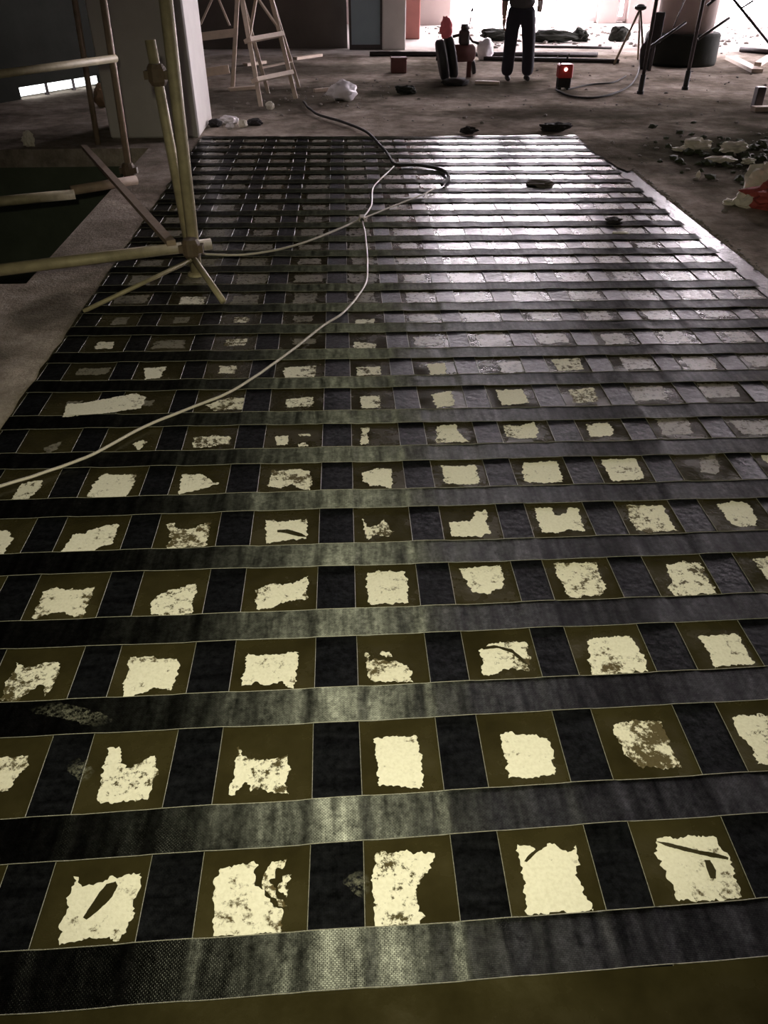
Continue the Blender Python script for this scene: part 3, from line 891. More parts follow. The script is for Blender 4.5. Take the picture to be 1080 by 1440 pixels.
cable('power_cable', [(511,311),(545,297),(575,285),(598,276),(612,268)], 0.006, M['white_cable'], 'thin pale cable leading right from the junction into the glare', 'cable', 0.014)
cable('air_hose', [(427,146),(432,153),(440,159),(450,165),(480,174),(512,187),(533,206),(548,224),(556,235),(585,236),(612,240),(627,246),(630,254),(622,264)], 0.0135, M['black_hose'],
      'thick black hose curving from the stepladder onto the grid', 'hose', 0.008)
jb = gnd(509, 312) + Vector((0, 0, 0.010))
jr = empty('cable_junction', jb, 'small taped junction where the white cables meet', 'connector')
bm = bmesh.new(); add_box(bm, jb + Vector((-0.022, -0.04, 0)), jb + Vector((0.022, 0.04, 0.032)), None, 0.006); from_bm('plug_body', bm, M['white_cable'], jr)
bm = bmesh.new(); add_tube(bm, [jb + Vector((0, -0.05, 0.016)), jb + Vector((0, 0.05, 0.016))], [0.014, 0.010], 8); from_bm('cable_gland', bm, M['rubber'], jr)
cable('power_cable', [(782,128),(800,136),(830,139),(860,134),(885,122),(897,105),(899,95)], 0.012, M['black_hose'], 'dark cable looping over the floor beside the right scaffold', 'cable', 0.0)
cable('power_cable', [(797,127),(830,120),(862,117),(880,108)], 0.010, M['black_hose'], 'thin dark cable leading right from the red lamp box', 'cable', 0.0)

# ------------------------------------------------------------------ scaffold on the left
def tubepart(name, a, b, r, mat, parent, n=10):
    bm = bmesh.new(); add_tube(bm, [a, b], r, n); return from_bm(name, bm, mat, parent, True)
def coupler(p, parent, r=0.045):
    bm = bmesh.new(); add_lathe(bm, [(r * 0.75, -r), (r, -r * 0.6), (r, r * 0.6), (r * 0.75, r)], p, 10)
    add_box(bm, Vector(p) + Vector((-r * 1.3, -r * 0.5, -r * 0.4)), Vector(p) + Vector((r * 1.3, r * 0.5, r * 0.4)))
    return from_bm('coupler', bm, M['coupler'], parent)
fa = gnd(277, 388); YA = fa.y
sa = empty('scaffold', fa, 'rusty pipe scaffold standing on the left edge of the strip grid', 'scaffold')
topA = at(224, -80, YA)
tubepart('upright_pole', fa + Vector((0, 0, 0.01)), topA, 0.034, M['pipe'], sa)
hz = 0.20
h0, h1 = gnd(-60, 387, hz), gnd(297, 343, hz)
tubepart('ledger_pole', h0, h1, 0.031, M['pipe'], sa)
cA = gnd(269, 349, hz)
coupler(cA, sa, 0.052)
b0, b1 = at(211, 56, YA + 0.15), at(264, 335, YA + 0.08)
tubepart('brace_pole', b0, b1, 0.028, M['pipe'], sa)
coupler(at(221, 105, YA + 0.12), sa, 0.05)
fd = gnd(183, 250)
fd.x = max(fd.x, PX1 + 0.03)
YD = fd.y
tubepart('upright_pole', fd, at(139, -40, YD), 0.027, M['pipe_rust'], sa)
coupler(fd + Vector((0, 0, 0.06)), sa, 0.055)
fc = gnd(138, 203); YC = max(fc.y, PY1 + 0.06); fc = at(138, 203, YC); fc.z = 0
tubepart('upright_pole', fc, at(100, -30, YC), 0.027, M['pipe_rust'], sa)
tubepart('ledger_pole', gnd(-60, 289, 0.08), gnd(105, 273, 0.08), 0.035, M['pipe'], sa)
tubepart('ledger_pole', gnd(100, 268, 0.10), gnd(192, 253, 0.10), 0.034, M['pipe_rust'], sa)
tubepart('ledger_pole', gnd(-60, 112, 0.88), gnd(163, 82, 0.88), 0.026, M['pipe'], sa)
bm = bmesh.new(); add_bar(bm, gnd(118, 206, 0.10), gnd(241, 342, 0.24), 0.05, 0.03); from_bm('diagonal_brace', bm, M['pipe_rust'], sa)
tubepart('foot_strut', cA + Vector((0.01, -0.03, -0.05)), gnd(314, 424, 0.02), 0.018, M['pipe'], sa)
tubepart('foot_strut', cA + Vector((0.0, -0.05, -0.05)), gnd(117, 438, 0.012), 0.012, M['pipe'], sa)
bm = bmesh.new(); add_lathe(bm, [(0.055, 0), (0.05, 0.012), (0.03, 0.02), (0.03, 0.06)], fa + Vector((0, 0, 0.008)), 14); from_bm('base_plate', bm, M['pipe'], sa)

# ------------------------------------------------------------------ wooden stepladder and trestle
def board(name, a, b, wd, th, parent, mat=None, up=(0, 0, 1)):
    bm = bmesh.new(); add_bar(bm, a, b, wd, th, up); return from_bm(name, bm, mat or M['wood'], parent)
l0, r0 = gnd(367, 150), gnd(416, 139)
lad = empty('stepladder', (l0 + r0) / 2, 'pale wooden stepladder standing behind the grid', 'ladder')
lt, rt_ = at(340, -2, l0.y + 0.22), at(380, -8, r0.y + 0.22)
board('side_rail', l0, lt, 0.05, 0.035, lad, up=(0, 1, 0)); board('side_rail', r0, rt_, 0.05, 0.035, lad, up=(0, 1, 0))
def on(a, b, t): return a.lerp(b, t)
for t in (0.26, 0.63):
    a, b = on(l0, lt, t), on(r0, rt_, t)
    e = (b - a).normalized() * 0.03
    board('rung', a - e + Vector((0, -0.03, 0)), b + e + Vector((0, -0.03, 0)), 0.10, 0.045, lad, up=(0, 0.7, 1))
board('top_step', lt + Vector((-0.05, 0, 0.02)), rt_ + Vector((0.06, 0, 0.04)), 0.2, 0.04, lad)
tc = (lt + rt_) / 2
board('brace', tc, on(l0, lt, 0.64) + Vector((0, 0.03, 0)), 0.035, 0.02, lad); board('brace', tc, on(r0, rt_, 0.68) + Vector((0, 0.03, 0)), 0.035, 0.02, lad)
bl, br_ = l0 + Vector((0.02, 0.95, 0)), r0 + Vector((0.0, 0.95, 0))
board('back_leg', bl, lt + Vector((0, 0.05, 0)), 0.04, 0.03, lad, up=(0, 1, 0)); board('back_leg', br_, rt_ + Vector((0, 0.05, 0)), 0.04, 0.03, lad, up=(0, 1, 0))
board('back_stretcher', on(bl, lt, 0.3), on(br_, rt_, 0.3), 0.04, 0.02, lad)
p0 = gnd(327, 126)
tr = empty('wooden_trestle', p0, 'wooden work trestle partly hidden behind the square column', 'trestle')
pq = gnd(262, 128); pq.y = p0.y + 0.1
board('post', p0, at(335, -25, p0.y), 0.05, 0.05, tr, up=(0, 1, 0)); board('post', pq, at(262, -25, pq.y), 0.05, 0.05, tr, up=(0, 1, 0))
board('rail', at(262, 54, p0.y + 0.03), at(330, 46, p0.y + 0.03), 0.03, 0.09, tr); board('rail', at(262, 106, p0.y + 0.4), at(322, 97, p0.y + 0.4), 0.04, 0.10, tr)
board('cross_brace', at(282, 34, p0.y + 0.05), at(304, -14, p0.y + 0.05), 0.025, 0.025, tr); board('cross_brace', at(303, -12, p0.y + 0.06), at(323, 36, p0.y + 0.06), 0.025, 0.025, tr)
for (a, b, wd, lab) in (((322, 128), (362, 125), 0.08, 'white board lying at the foot of the stepladder'),
                        ((345, 93), (372, 89), 0.10, 'pale plank lying behind the stepladder'),
                        ((415, 84), (451, 79), 0.10, 'pale plank lying before the dark wall'),
                        ((442, 130), (472, 127), 0.04, 'thin pale stick beside the white plastic bag'),
                        ((668, 118), (702, 119), 0.035, 'pale lath lying left of the person\'s feet')):
    bm = bmesh.new(); A, B = gnd(*a), gnd(*b)
    add_bar(bm, A + Vector((0, 0, 0.02)), B + Vector((0, 0, 0.02)), wd, 0.04); tag(from_bm('plank', bm, M['wood']), lab, 'plank', 'loose planks')

# ------------------------------------------------------------------ boards, panels, long bars in the background
bl0 = at(493, 68, 16.1); bl1 = at(536, 68, 16.1)
bp_ = empty('blue_board', ((bl0.x + bl1.x) / 2, 16.1, 0), 'tall blue-grey board standing beside the grey pillar', 'board')
bm = bmesh.new(); add_box(bm, (bl0.x, 16.06, 0.06), (bl1.x, 16.10, 2.3), None, 0.004); from_bm('panel', bm, M['blue'], bp_)
bm = bmesh.new(); add_box(bm, (bl0.x - 0.02, 16.04, 0), (bl1.x + 0.02, 16.14, 0.08)); from_bm('plinth_rail', bm, M['dark_steel'], bp_)
for v in (bl0.x, bl1.x):
    bm = bmesh.new(); add_box(bm, (v - 0.02, 16.04, 0.08), (v + 0.02, 16.12, 2.3)); from_bm('edge_strip', bm, M['dark_steel'], bp_)
for (a, b, r, lab) in (((520, 79), (840, 80), 0.035, 'long dark pipe lying across the floor behind the person'),
                       ((680, 85), (870, 89), 0.03, 'dark pipe lying on the floor nearest behind the person'),
                       ((745, 67), (860, 69), 0.02, 'thin dark rod lying on the bright floor before the window'),
                       ((1040, 73), (1120, 80), 0.04, 'dark bar lying right of the round column')):
    A, B = gnd(*a) + Vector((0, 0, r)), gnd(*b) + Vector((0, 0, r))
    bm = bmesh.new(); add_tube(bm, [A, A.lerp(B, 0.5) + Vector((0, 0.02, 0)), B], r, 8); tag(from_bm('steel_bar', bm, M['dark_steel'], None, True), lab, 'pipe', 'loose bars on the floor')
for (a, b, wd, lab) in (((1026, 84), (1064, 103), 0.16, 'reddish plank lying askew right of the round column'),
                        ((1063, 101), (1080, 90), 0.10, 'short pale plank crossing the reddish plank'),
                        ((1058, 157), (1130, 155), 0.10, 'pale plank end at the right edge of the picture')):
    A, B = gnd(*a) + Vector((0, 0, 0.03)), gnd(*b) + Vector((0, 0, 0.03))
    if 'crossing' in lab: A.z = B.z = 0.10
    bm = bmesh.new(); add_bar(bm, A, B, wd, 0.05); tag(from_bm('plank', bm, M['wood']), lab, 'plank', 'loose planks')

# ------------------------------------------------------------------ scaffold and tripod on the right
g1, g2 = gnd(900, 132), gnd(963, 126)
sr = empty('scaffold', (g1 + g2) / 2, 'dark scaffold frame before the round column', 'scaffold')
def up(p, z): return Vector((p.x, p.y, z))
back = Vector((0.35, 1.1, 0))
for p in (g1, g2):
    tubepart('upright_pole', up(p, 0.16), up(p, 2.4), 0.024, M['dark_steel'], sr)
    bm = bmesh.new(); add_lathe(bm, [(0.045, 0), (0.045, 0.03), (0.034, 0.04), (0.034, 0.22)], p, 12); from_bm('foot', bm, M['rubber'], sr)
for p in (g1 + back * 0.0 + Vector((2.0, 0.1, 0)),):
    tubepart('upright_pole', up(p, 0.0), up(p, 2.4), 0.024, M['dark_steel'], sr)
    q3 = p
YS = g1.y
tubepart('brace', at(914, 66, YS + 0.1), at(965, 31, YS + 0.1), 0.016, M['dark_steel'], sr)
tubepart('brace', at(982, 55, YS + 0.1), at(1026, 25, YS + 0.1), 0.016, M['dark_steel'], sr)
tubepart('brace', at(994, 8, YS + 0.1), at(1012, -6, YS + 0.1), 0.018, M['dark_steel'], sr)
tubepart('brace', at(1029, -4, YS + 0.15), at(1086, 66, YS + 0.15), 0.016, M['dark_steel'], sr)
tubepart('brace', at(1042, 12, YS + 0.2), at(1070, -6, YS + 0.2), 0.012, M['dark_steel'], sr)
tubepart('brace', at(965, -5, YS + 0.1), at(947, 38, YS + 0.1), 0.008, M['dark_steel'], sr)
tubepart('ledger', up(g1, 1.75), up(q3, 1.78), 0.02, M['dark_steel'], sr)
tubepart('ledger', up(g1, 2.2), up(q3, 2.2), 0.02, M['dark_steel'], sr)

tf = gnd(899, 91)
tp = empty('tripod', tf, 'surveyor-style tripod standing left of the round column', 'tripod')
hd = at(901, 9, tf.y)
for e in ((863, 91), (906, 96), (897, 84)):
    a = gnd(*e)
    tubepart('leg', a, hd + Vector((0, 0, -0.03)), 0.018, M['pipe_rust'], tp, 8)
bm = bmesh.new(); add_lathe(bm, [(0.05, -0.05), (0.09, -0.03), (0.09, 0.0), (0.04, 0.03)], hd, 14); from_bm('head', bm, M['dark_steel'], tp)
# dark upright panel and bag next to it
pA = at(914, 92, tf.y - 0.7); pA.z = 0
pr = empty('upright_panel', pA, 'narrow black upright panel beside the tripod', 'panel')
zt = at(914, 17, pA.y).z
bm = bmesh.new(); add_box(bm, (pA.x - 0.075, pA.y - 0.03, 0.36), (pA.x + 0.085, pA.y + 0.03, zt), None, 0.01); from_bm('board', bm, M['rag'], pr)
bm = bmesh.new(); add_box(bm, (pA.x - 0.02, pA.y - 0.02, 0.0), (pA.x + 0.02, pA.y + 0.02, 0.37)); from_bm('stake', bm, M['dark_steel'], pr)
sx = gnd(897, 94)
bm = crumple_bm(sx + Vector((0.0, -0.32, 0)), (0.20, 0.18, 0.46), 5.2, 0.25); tag(from_bm('sack', bm, M['rag'], None, True), 'black sack slumped at the tripod foot', 'sack')
for i, (x, y, s, lab) in enumerate(((870, 58, (0.35, 0.3, 0.26), 'dark heap of material before the narrow window slit'),
                                   (697, 57, (0.55, 0.4, 0.20), 'dark rubble heap left of the person on the bright floor'),
                                   (775, 59, (0.95, 0.4, 0.20), 'long dark rubble heap right of the person on the bright floor'),
                                   (815, 58, (0.3, 0.3, 0.22), 'small dark lump at the right end of the long heap'))):
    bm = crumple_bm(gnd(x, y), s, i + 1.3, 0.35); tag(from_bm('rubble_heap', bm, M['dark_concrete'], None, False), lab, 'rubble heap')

# ------------------------------------------------------------------ wheeled machine, boxes, bag
mc = gnd(640, 112)
ma = empty('wheeled_machine', mc, 'small dark wheeled machine with black tyres left of the person', 'machine')
def MP(dx, dy, z): return mc + Vector((dx, dy, z))
def wheel(c, r, wd, name='tyre'):
    bm = bmesh.new()
    rot = Matrix.Rotation(math.radians(78), 4, 'Y') 
    add_lathe(bm, [(r * 0.55, -wd / 2), (r * 0.92, -wd / 2), (r, -wd * 0.3), (r, wd * 0.3), (r * 0.92, wd / 2), (r * 0.55, wd / 2)], c, 26, rot)
    o = from_bm(name, bm, M['rubber'], ma, True)
    bm = bmesh.new(); add_lathe(bm, [(r * 0.2, -wd * 0.55), (r * 0.53, -wd * 0.4), (r * 0.53, wd * 0.4), (r * 0.2, wd * 0.55)], c, 18, rot); from_bm('hub', bm, M['dark_steel'], o)
    return o
wheel(MP(-0.20, -0.05, 0.25), 0.25, 0.11); wheel(MP(-0.06, 0.10, 0.27), 0.27, 0.11)
wheel(MP(0.33, 0.55, 0.09), 0.09, 0.05, 'jockey_wheel')
bm = bmesh.new(); add_tube(bm, [MP(-0.28, 0.02, 0.25), MP(0.02, 0.04, 0.27)], 0.02, 8); from_bm('axle', bm, M['dark_steel'], ma)
bm = bmesh.new(); add_tube(bm, [MP(-0.06, 0.2, 0.30), MP(-0.03, 0.2, 0.30), MP(0.26, 0.26, 0.30), MP(0.30, 0.26, 0.30)], [0.07, 0.11, 0.11, 0.07], 18); from_bm('tank', bm, M['brick'], ma, True)
bm = bmesh.new(); add_box(bm, MP(0.06, 0.16, 0.40), MP(0.20, 0.32, 0.58), None, 0.02); from_bm('engine', bm, M['dark_steel'], ma)
bm = bmesh.new(); add_lathe(bm, [(0.05, 0), (0.055, 0.03), (0.05, 0.07)], MP(0.13, 0.24, 0.58), 14); from_bm('filter', bm, M['rubber'], ma)
bm = bmesh.new(); add_tube(bm, [MP(0.06, 0.24, 0.52), MP(-0.04, 0.22, 0.50), MP(-0.09, 0.2, 0.53)], 0.02, 8); from_bm('exhaust', bm, M['dark_steel'], ma)
bm = bmesh.new(); add_tube(bm, [MP(0.20, 0.24, 0.50), MP(0.25, 0.22, 0.44), MP(0.34, 0.2, 0.42)], 0.016, 8); from_bm('handle', bm, M['dark_steel'], ma)
bm = bmesh.new(); add_bar(bm, MP(0.22, 0.22, 0.0), MP(0.22, 0.24, 0.28), 0.06, 0.05, (0, 1, 0)); from_bm('leg', bm, M['brick'], ma)
bm = bmesh.new(); add_tube(bm, [MP(0.19, 0.30, 0.55), MP(0.23, 0.30, 0.80)], 0.007, 6); from_bm('lever', bm, M['dark_steel'], ma)
bm = bmesh.new(); add_lathe(bm, [(0.012, 0), (0.018, 0.01), (0.018, 0.03), (0.01, 0.045)], MP(0.23, 0.30, 0.79), 8); from_bm('lever_knob', bm, M['rubber'], ma)
bm = crumple_bm(MP(-0.06, -0.50, 0.0), (0.36, 0.26, 0.09), 9.1, 0.3); tag(from_bm('dark_cloth', bm, M['rag'], None, True), 'dark crumpled cloth before the wheeled machine', 'cloth')
pk = empty('pink_cloth', MP(-0.14, -0.02, 0.52), 'pink-red cloth hung on the machine\'s tyre', 'cloth')
bm = crumple_bm(MP(-0.16, 0.0, 0.50), (0.16, 0.07, 0.26), 3.3, 0.3); from_bm('cloth_fold', bm, M['pink'], pk, True)
bm = crumple_bm(gnd(681, 84) + Vector((0, 0, 0.0)), (0.26, 0.22, 0.30), 2.4, 0.25); tag(from_bm('plastic_bag', bm, M['plastic'], None, True), 'bright white bag right of the wheeled machine', 'bag')
bm = crumple_bm(gnd(481, 141), (0.30, 0.22, 0.19), 6.4, 0.6); tag(from_bm('plastic_bag', bm, M['plastic'], None, True), 'crumpled white plastic bag on the floor right of the stepladder', 'bag')
bx = gnd(561, 103)
br = empty('tool_box', bx, 'small dark red box on the floor left of the machine', 'box')
bm = bmesh.new(); add_box(bm, bx + Vector((-0.115, 0, 0)), bx + Vector((0.115, 0.18, 0.17)), None, 0.008); from_bm('body', bm, M['brick'], br)
bm = bmesh.new(); add_box(bm, bx + Vector((-0.12, -0.005, 0.17)), bx + Vector((0.12, 0.185, 0.20)), None, 0.006); from_bm('lid', bm, M['brick'], br)
lx = gnd(793, 126)
lr = empty('lamp_box', lx, 'red lamp box with a small glowing white light', 'lamp')
bm = bmesh.new(); add_box(bm, lx + Vector((-0.095, 0, 0.13)), lx + Vector((0.095, 0.14, 0.29)), None, 0.012); from_bm('housing', bm, M['red'], lr)
bm = bmesh.new(); add_box(bm, lx + Vector((-0.085, 0.01, 0.02)), lx + Vector((0.085, 0.13, 0.13)), None, 0.008); from_bm('battery_base', bm, M['rag'], lr)
for sx_ in (-0.06, 0.06):
    bm = bmesh.new(); add_box(bm, lx + Vector((sx_ - 0.02, 0.0, 0)), lx + Vector((sx_ + 0.02, 0.14, 0.03))); from_bm('foot', bm, M['rubber'], lr)
bm = bmesh.new(); add_lathe(bm, [(0.014, 0.0), (0.023, 0.006), (0.012, 0.014)], lx + Vector((-0.01, -0.012, 0.235)), 14, Matrix.Rotation(math.radians(90), 4, 'X')); from_bm('light', bm, M['lamp_glow'], lr)
bm = bmesh.new(); add_tube(bm, [lx + Vector((-0.07, 0.07, 0.29)), lx + Vector((-0.06, 0.07, 0.33)), lx + Vector((0.0, 0.07, 0.335)), lx + Vector((0.035, 0.07, 0.40))], 0.012, 8); from_bm('handle', bm, M['rubber'], lr)

# ------------------------------------------------------------------ small litter
def litter(name, px, size, mat, seed, label, cat, amp=0.5, smooth=False, sub=3):
    bm = crumple_bm(gnd(*px), size, seed, amp, sub)
    return tag(from_bm(name, bm, M[mat], None, smooth), label, cat)
litter('crumpled_paper', (977, 211), (0.22, 0.16, 0.10), 'paper', 1.1, 'round crumpled white paper at the near rim of the dark earth, farthest left', 'paper')
litter('crumpled_paper', (955, 212), (0.12, 0.08, 0.03), 'paper', 2.1, 'flat paper scrap touching the round crumpled paper', 'paper')
litter('crumpled_paper', (1030, 215), (0.22, 0.12, 0.09), 'paper', 3.1, 'twisted white paper with an upright corner on the dark earth', 'paper')
litter('crumpled_paper', (1013, 228), (0.24, 0.12, 0.05), 'paper', 4.1, 'long flat paper in the middle of the dark earth', 'paper')
litter('crumpled_paper', (1052, 231), (0.10, 0.07, 0.05), 'paper', 5.1, 'small bright paper scrap right of the long flat paper', 'paper')
litter('crumpled_paper', (981, 251), (0.035, 0.03, 0.06), 'paper', 6.1, 'tiny white scrap alone on the dark earth', 'paper', 0.3)
litter('crumpled_paper', (1050, 291), (0.17, 0.12, 0.10), 'paper', 7.1, 'crumpled white paper left of the red sack', 'paper')
litter('crumpled_paper', (1030, 288), (0.14, 0.07, 0.04), 'paper', 8.1, 'flat paper tail lying left of the crumpled paper by the red sack', 'paper')
litter('sack', (1082, 292), (0.36, 0.26, 0.17), 'redbag', 9.7, 'red sack lying at the right edge of the picture', 'sack')
litter('plastic_bag', (1069, 277), (0.26, 0.2, 0.22), 'paper', 10.7, 'crumpled whitish bag behind the red sack', 'bag')
litter('dark_rag', (659, 188), (0.14, 0.10, 0.06), 'rag', 11.0, 'small dark rag at the far edge of the grid', 'rag')
litter('dark_rag', (782, 184), (0.28, 0.14, 0.07), 'rag', 12.0, 'long dark rag beyond the far right of the grid', 'rag')
litter('dark_rag', (760, 260), (0.19, 0.15, 0.035), 'wall', 13.0, 'grey-brown rag lying on the grid in the window glare', 'rag')
litter('dark_rag', (862, 314), (0.10, 0.08, 0.04), 'rag', 14.0, 'small dark rag on the right part of the grid', 'rag')
litter('leaf_scrap', (873, 329), (0.10, 0.05, 0.015), 'paper', 15.0, 'small yellowish scrap on the right part of the grid', 'scrap')
litter('dark_rag', (571, 132), (0.22, 0.16, 0.09), 'dark_concrete', 16.0, 'grey-brown lump on the floor before the wheeled machine', 'rag')
litter('cardboard_box', (152, 150), (0.28, 0.2, 0.28), 'card', 17.0, 'crushed brown cardboard box left of the square column', 'box', 0.15)
litter('crumpled_paper', (42, 206), (0.10, 0.08, 0.13), 'paper', 18.0, 'small white scrap on the dark floor beyond the opening', 'paper')
litter('paper_cup', (380, 154), (0.09, 0.08, 0.09), 'paper', 19.0, 'small pale lump at the stepladder foot', 'scrap', 0.3)
for i, (x, y, s, mm, lab) in enumerate(((322, 174, (0.20, 0.12, 0.09), 'plastic', 'white carton piece beside the square column base'),
                                       (324, 181, (0.08, 0.06, 0.06), 'plastic', 'small white piece before the white carton piece'),
                                       (342, 179, (0.09, 0.07, 0.08), 'paper', 'pale upright scrap right of the white carton piece'),
                                       (358, 176, (0.16, 0.12, 0.07), 'rag', 'dark scrap right of the pale upright scrap'),
                                       (303, 178, (0.14, 0.14, 0.08), 'rag', 'dark scrap touching the square column base'))):
    litter('litter_piece', (x, y), s, mm, 20 + i, lab, 'litter', 0.25)
# tiny rubble nobody could count
bm = bmesh.new()
rr_ = random.Random(5)
def pebble(p, s):
    r = bmesh.ops.create_icosphere(bm, subdivisions=1, radius=s)
    for v in r['verts']:
        v.co = Vector((v.co.x * rr_.uniform(.6, 1.4), v.co.y * rr_.uniform(.6, 1.4), v.co.z * rr_.uniform(.4, .9))) + p
def bad(x, y):
    return (FX0 - 0.05 < x < FX1 + 0.05 and y < FY1 + 0.05) or (PX0 - .1 < x < PX1 + .1 and PY0 - .1 < y < PY1 + .1) or (-2.4 < x < -1.35 and 8.4 < y < 9.5) or y > 15.9 or (x - pc.x) ** 2 + (y - pc.y) ** 2 < 0.7 ** 2
for _ in range(520):
    q = rr_.random()
    if q < 0.35: x, y = rr_.gauss(4.2, 0.9), rr_.gauss(7.3, 0.7)
    elif q < 0.55: x, y = rr_.uniform(-1.3, 1.0), rr_.uniform(9.2, 12.5)
    elif q < 0.8: x, y = rr_.uniform(0.5, 8.0), rr_.uniform(8.9, 13)
    else: x, y = rr_.uniform(2.5, 9), rr_.uniform(11, 15.8)
    if bad(x, y): continue
    s = rr_.choice((0.006, 0.007, 0.009, 0.012, 0.016, 0.022))
    pebble(Vector((x, y, s * 0.3)), s)
tag(from_bm('rubble', bm, M['rubble']), 'fine loose rubble scattered over the site floor', 'rubble', None, 'stuff')
bm = bmesh.new()
for _ in range(500):
    x, y = rr_.uniform(1.8, 11), rr_.uniform(16.2, 20.6)
    s = rr_.choice((0.015, 0.02, 0.03, 0.05)); pebble(Vector((x, y, s * 0.3)), s)
tag(from_bm('rubble', bm, M['rubble']), 'scattered rubble on the bright floor before the windows', 'rubble', None, 'stuff')
# crumbly rim of spilled resin and mortar along the right strip edge
bm = bmesh.new()
for i in range(420):
    y = 2.4 + 6.0 * rr_.random()
    s = rr_.choice((0.004, 0.006, 0.008, 0.012)); pebble(Vector((FX1 + 0.02 + rr_.gauss(0.02, 0.012) + wob(y * 3, 2, 2, 0.015), y, s * 0.4)), s)
tag(from_bm('mortar_crumbs', bm, M['rubble']), 'line of pale mortar crumbs along the right edge of the grid', 'crumbs', None, 'stuff')
bm = bmesh.new()
for _ in range(170):
    x, y = rr_.gauss(3.85, 0.55), rr_.gauss(7.3, 0.6)
    if x < FX1 + 0.2: continue
    s_ = rr_.choice((0.02, 0.025, 0.03, 0.045)); pebble(Vector((x, y, s_ * 0.25)), s_)
tag(from_bm('earth_clods', bm, M['green_plant']), 'loose dark earth and rubbish right of the grid', 'earth', None, 'stuff')
# post at the right edge behind the plank end
p_ = gnd(1079, 158); p_.y += 0.25
bm = bmesh.new(); add_box(bm, p_ + Vector((-0.05, 0, 0)), p_ + Vector((0.05, 0.1, 0.22)), None, 0.008); tag(from_bm('short_post', bm, M['dark_steel']), 'short dark block behind the plank end at the right edge', 'block')

# ------------------------------------------------------------------ person
def skin_mesh(name, joints, edges, mat, parent, root=0, sub=2):
    """joints: list of (x, y, z, rx, ry)"""
    me = bpy.data.meshes.new(name)
    me.from_pydata([j[:3] for j in joints], edges, [])
    o = bpy.data.objects.new(name, me)
    link(o, parent)
    sk = o.modifiers.new('skin', 'SKIN')
    sk.use_smooth_shade = True
    if not me.skin_vertices: me.skin_vertices.new() if hasattr(me.skin_vertices, 'new') else None
    for i, j in enumerate(joints):
        d = me.skin_vertices[0].data[i]
        d.radius = (j[3], j[4]); d.use_root = (i == root)
    ss = o.modifiers.new('subsurf', 'SUBSURF'); ss.levels = ss.render_levels = sub
    me.materials.append(mat)
    return o
pf = (gnd(711, 114) + gnd(738, 113)) / 2
zb = at(726, 10, pf.y).z
K = zb / 1.00                                   # belt height fixes the figure's size
person = empty('person', pf, 'person in dark clothes standing before the bright window', 'person', rz=math.radians(178))
def J(*rows): return [(x * K, y * K, z * K, a * K, b * K) for x, y, z, a, b in rows]
# body (skin): one figure from feet to head, x: person's left is +x in own frame, front is +y
body = J((0, 0, 0.98, .11, .10), (0, 0, 1.18, .115, .09), (0, 0, 1.36, .13, .095), (0, 0.005, 1.46, .075, .07), (0, 0.02, 1.52, .072, .075), (0, 0.04, 1.60, .10, .115), (0, 0.03, 1.72, .105, .125),
         (.10, 0, .92, .08, .08), (.125, 0.01, .50, .055, .055), (.135, -.01, .10, .038, .042), (-.10, 0, .92, .08, .08), (-.15, 0.01, .50, .055, .055), (-.17, -.01, .10, .038, .042),
         (.19, 0, 1.39, .055, .055), (.26, -.02, 1.08, .055, .055), (.265, .05, .84, .038, .034), (-.19, 0, 1.39, .055, .055), (-.285, -.03, 1.10, .055, .055), (-.265, .13, .97, .036, .036))
bo = skin_mesh('body', body, [(0, 1), (1, 2), (2, 3), (3, 4), (4, 5), (5, 6), (0, 7), (7, 8), (8, 9), (0, 10), (10, 11), (11, 12), (2, 13), (13, 14), (14, 15), (2, 16), (16, 17), (17, 18)], M['skin'], person)
tj = J((0, 0, 1.06, .20, .15), (0, 0, 0.97, .205, .16), (.10, 0, .86, .13, .135), (.125, 0.01, .68, .118, .12), (.135, 0.01, .46, .10, .105), (.142, -.005, .25, .10, .105), (.148, -.005, .05, .105, .11),
       (-.11, 0, .86, .13, .135), (-.14, 0.01, .68, .118, .12), (-.165, 0.01, .46, .10, .105), (-.18, -.005, .25, .10, .105), (-.188, -.005, .05, .105, .11))
skin_mesh('trousers', tj, [(0, 1), (1, 2), (2, 3), (3, 4), (4, 5), (5, 6), (1, 7), (7, 8), (8, 9), (9, 10), (10, 11)], M['trousers'], person, 1)
sj = J((0, 0, 0.93, .24, .195), (0, 0, 1.16, .215, .165), (0, 0, 1.34, .22, .155), (0, 0, 1.47, .11, .09), (.20, 0, 1.375, .085, .085), (.245, -.01, 1.22, .08, .08), (.26, -.02, 1.06, .075, .075),
       (-.20, 0, 1.375, .085, .085), (-.26, -.015, 1.22, .08, .08), (-.285, -.03, 1.08, .075, .075))
skin_mesh('shirt', sj, [(0, 1), (1, 2), (2, 3), (2, 4), (4, 5), (5, 6), (2, 7), (7, 8), (8, 9)], M['shirt'], person)
for sx_ in (.135, -.172):
    skin_mesh('shoe', J((sx_, -.06, .045, .042, .042), (sx_, .04, .05, .045, .042), (sx_ * 1.05, .16, .038, .04, .034)), [(0, 1), (1, 2)], M['shoe'], person)
skin_mesh('hair', J((0, -.035, 1.63, .098, .095), (0, -.01, 1.70, .108, .115), (0, 0.005, 1.775, .08, .09)), [(0, 1), (1, 2)], M['hair'], person)
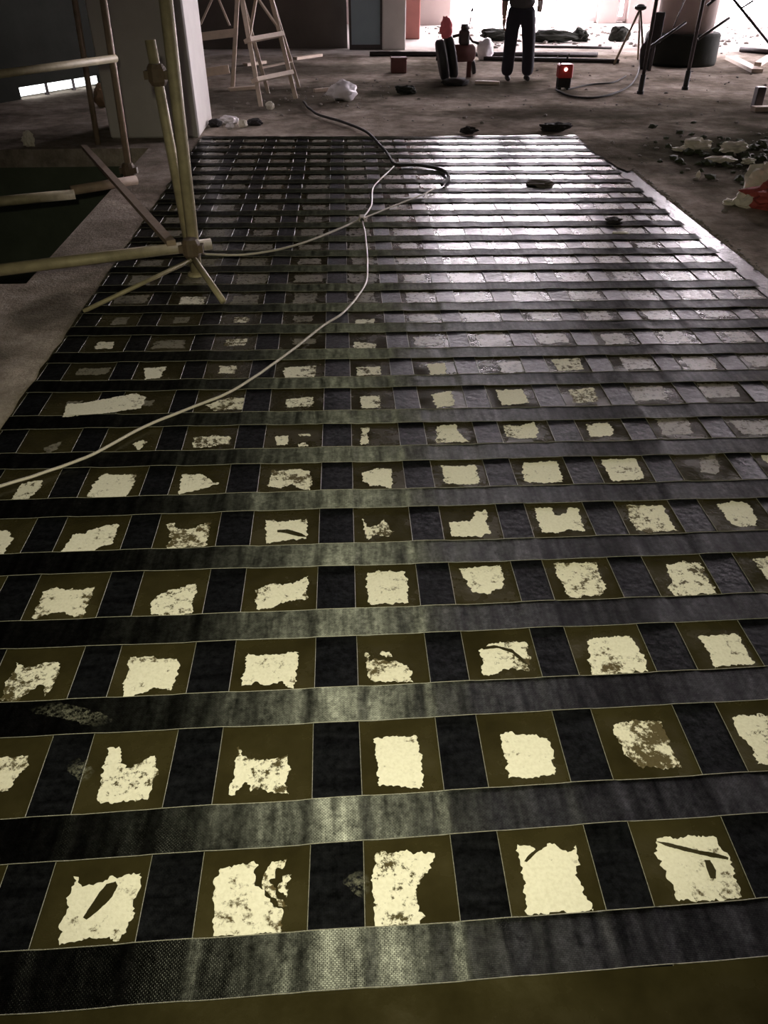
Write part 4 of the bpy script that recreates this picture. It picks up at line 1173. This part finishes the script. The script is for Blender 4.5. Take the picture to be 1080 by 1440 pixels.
for sx_, base, fwd in ((1, Vector((.265, .05, .84)), Vector((0, .25, -1)).normalized()), (-1, Vector((-.265, .13, .97)), Vector((.25, .9, .25)).normalized())):
    side = fwd.cross(Vector((sx_, 0, 0.2))).normalized()
    jj, ee = [(*base, .026, .022), (*(base + fwd * .07), .036, .016)], [(0, 1)]
    for q in range(4):
        off = side * ((q - 1.5) * .019)
        L = (.062, .072, .068, .054)[q]
        a = base + fwd * .085 + off; b_ = a + fwd * L * .5; c = b_ + (fwd * .7 + Vector((-sx_ * .6, 0, 0))).normalized() * L * .5
        n0 = len(jj); jj += [(*a, .0095, .0095), (*b_, .009, .009), (*c, .008, .008)]; ee += [(1, n0), (n0, n0 + 1), (n0 + 1, n0 + 2)]
    a = base + fwd * .03 - side * .035; b_ = a + fwd * .04 - side * .012
    n0 = len(jj); jj += [(*a, .011, .011), (*b_, .009, .009)]; ee += [(0, n0), (n0, n0 + 1)]
    hobj = skin_mesh('hand', J(*jj), ee, M['skin'], person, sub=1)
# face
for sx_ in (-.03, .03):
    bm = bmesh.new(); bmesh.ops.create_uvsphere(bm, u_segments=10, v_segments=6, radius=.012 * K, matrix=Matrix.Translation((sx_ * 1.1 * K, .134 * K, 1.635 * K))); from_bm('eye', bm, M['hair'], person, True, world=False)
    bm = bmesh.new(); bmesh.ops.create_uvsphere(bm, u_segments=10, v_segments=6, radius=.022 * K, matrix=Matrix.Translation((sx_ * 2.75 * K, .02 * K, 1.62 * K))); from_bm('ear', bm, M['skin'], person, True, world=False)
skin_mesh('nose', J((0, .14, 1.635, .010, .010), (0, .158, 1.60, .018, .014)), [(0, 1)], M['skin'], person, sub=1)
skin_mesh('mouth', J((-.024, .122, 1.565, .008, .008), (.024, .122, 1.565, .008, .008)), [(0, 1)], M['pink'], person, sub=1)
ph = empty('mobile_phone', pf + Matrix.Rotation(math.radians(178), 3, 'Z') @ (Vector((-.235, .235, 1.02)) * K), 'small pale device in the person\'s hand', 'phone')
bm = bmesh.new(); add_box(bm, (-.035, -.006, -.06), (.035, .006, .06), None, .004); from_bm('phone_body', bm, M['plastic'], ph, world=False)
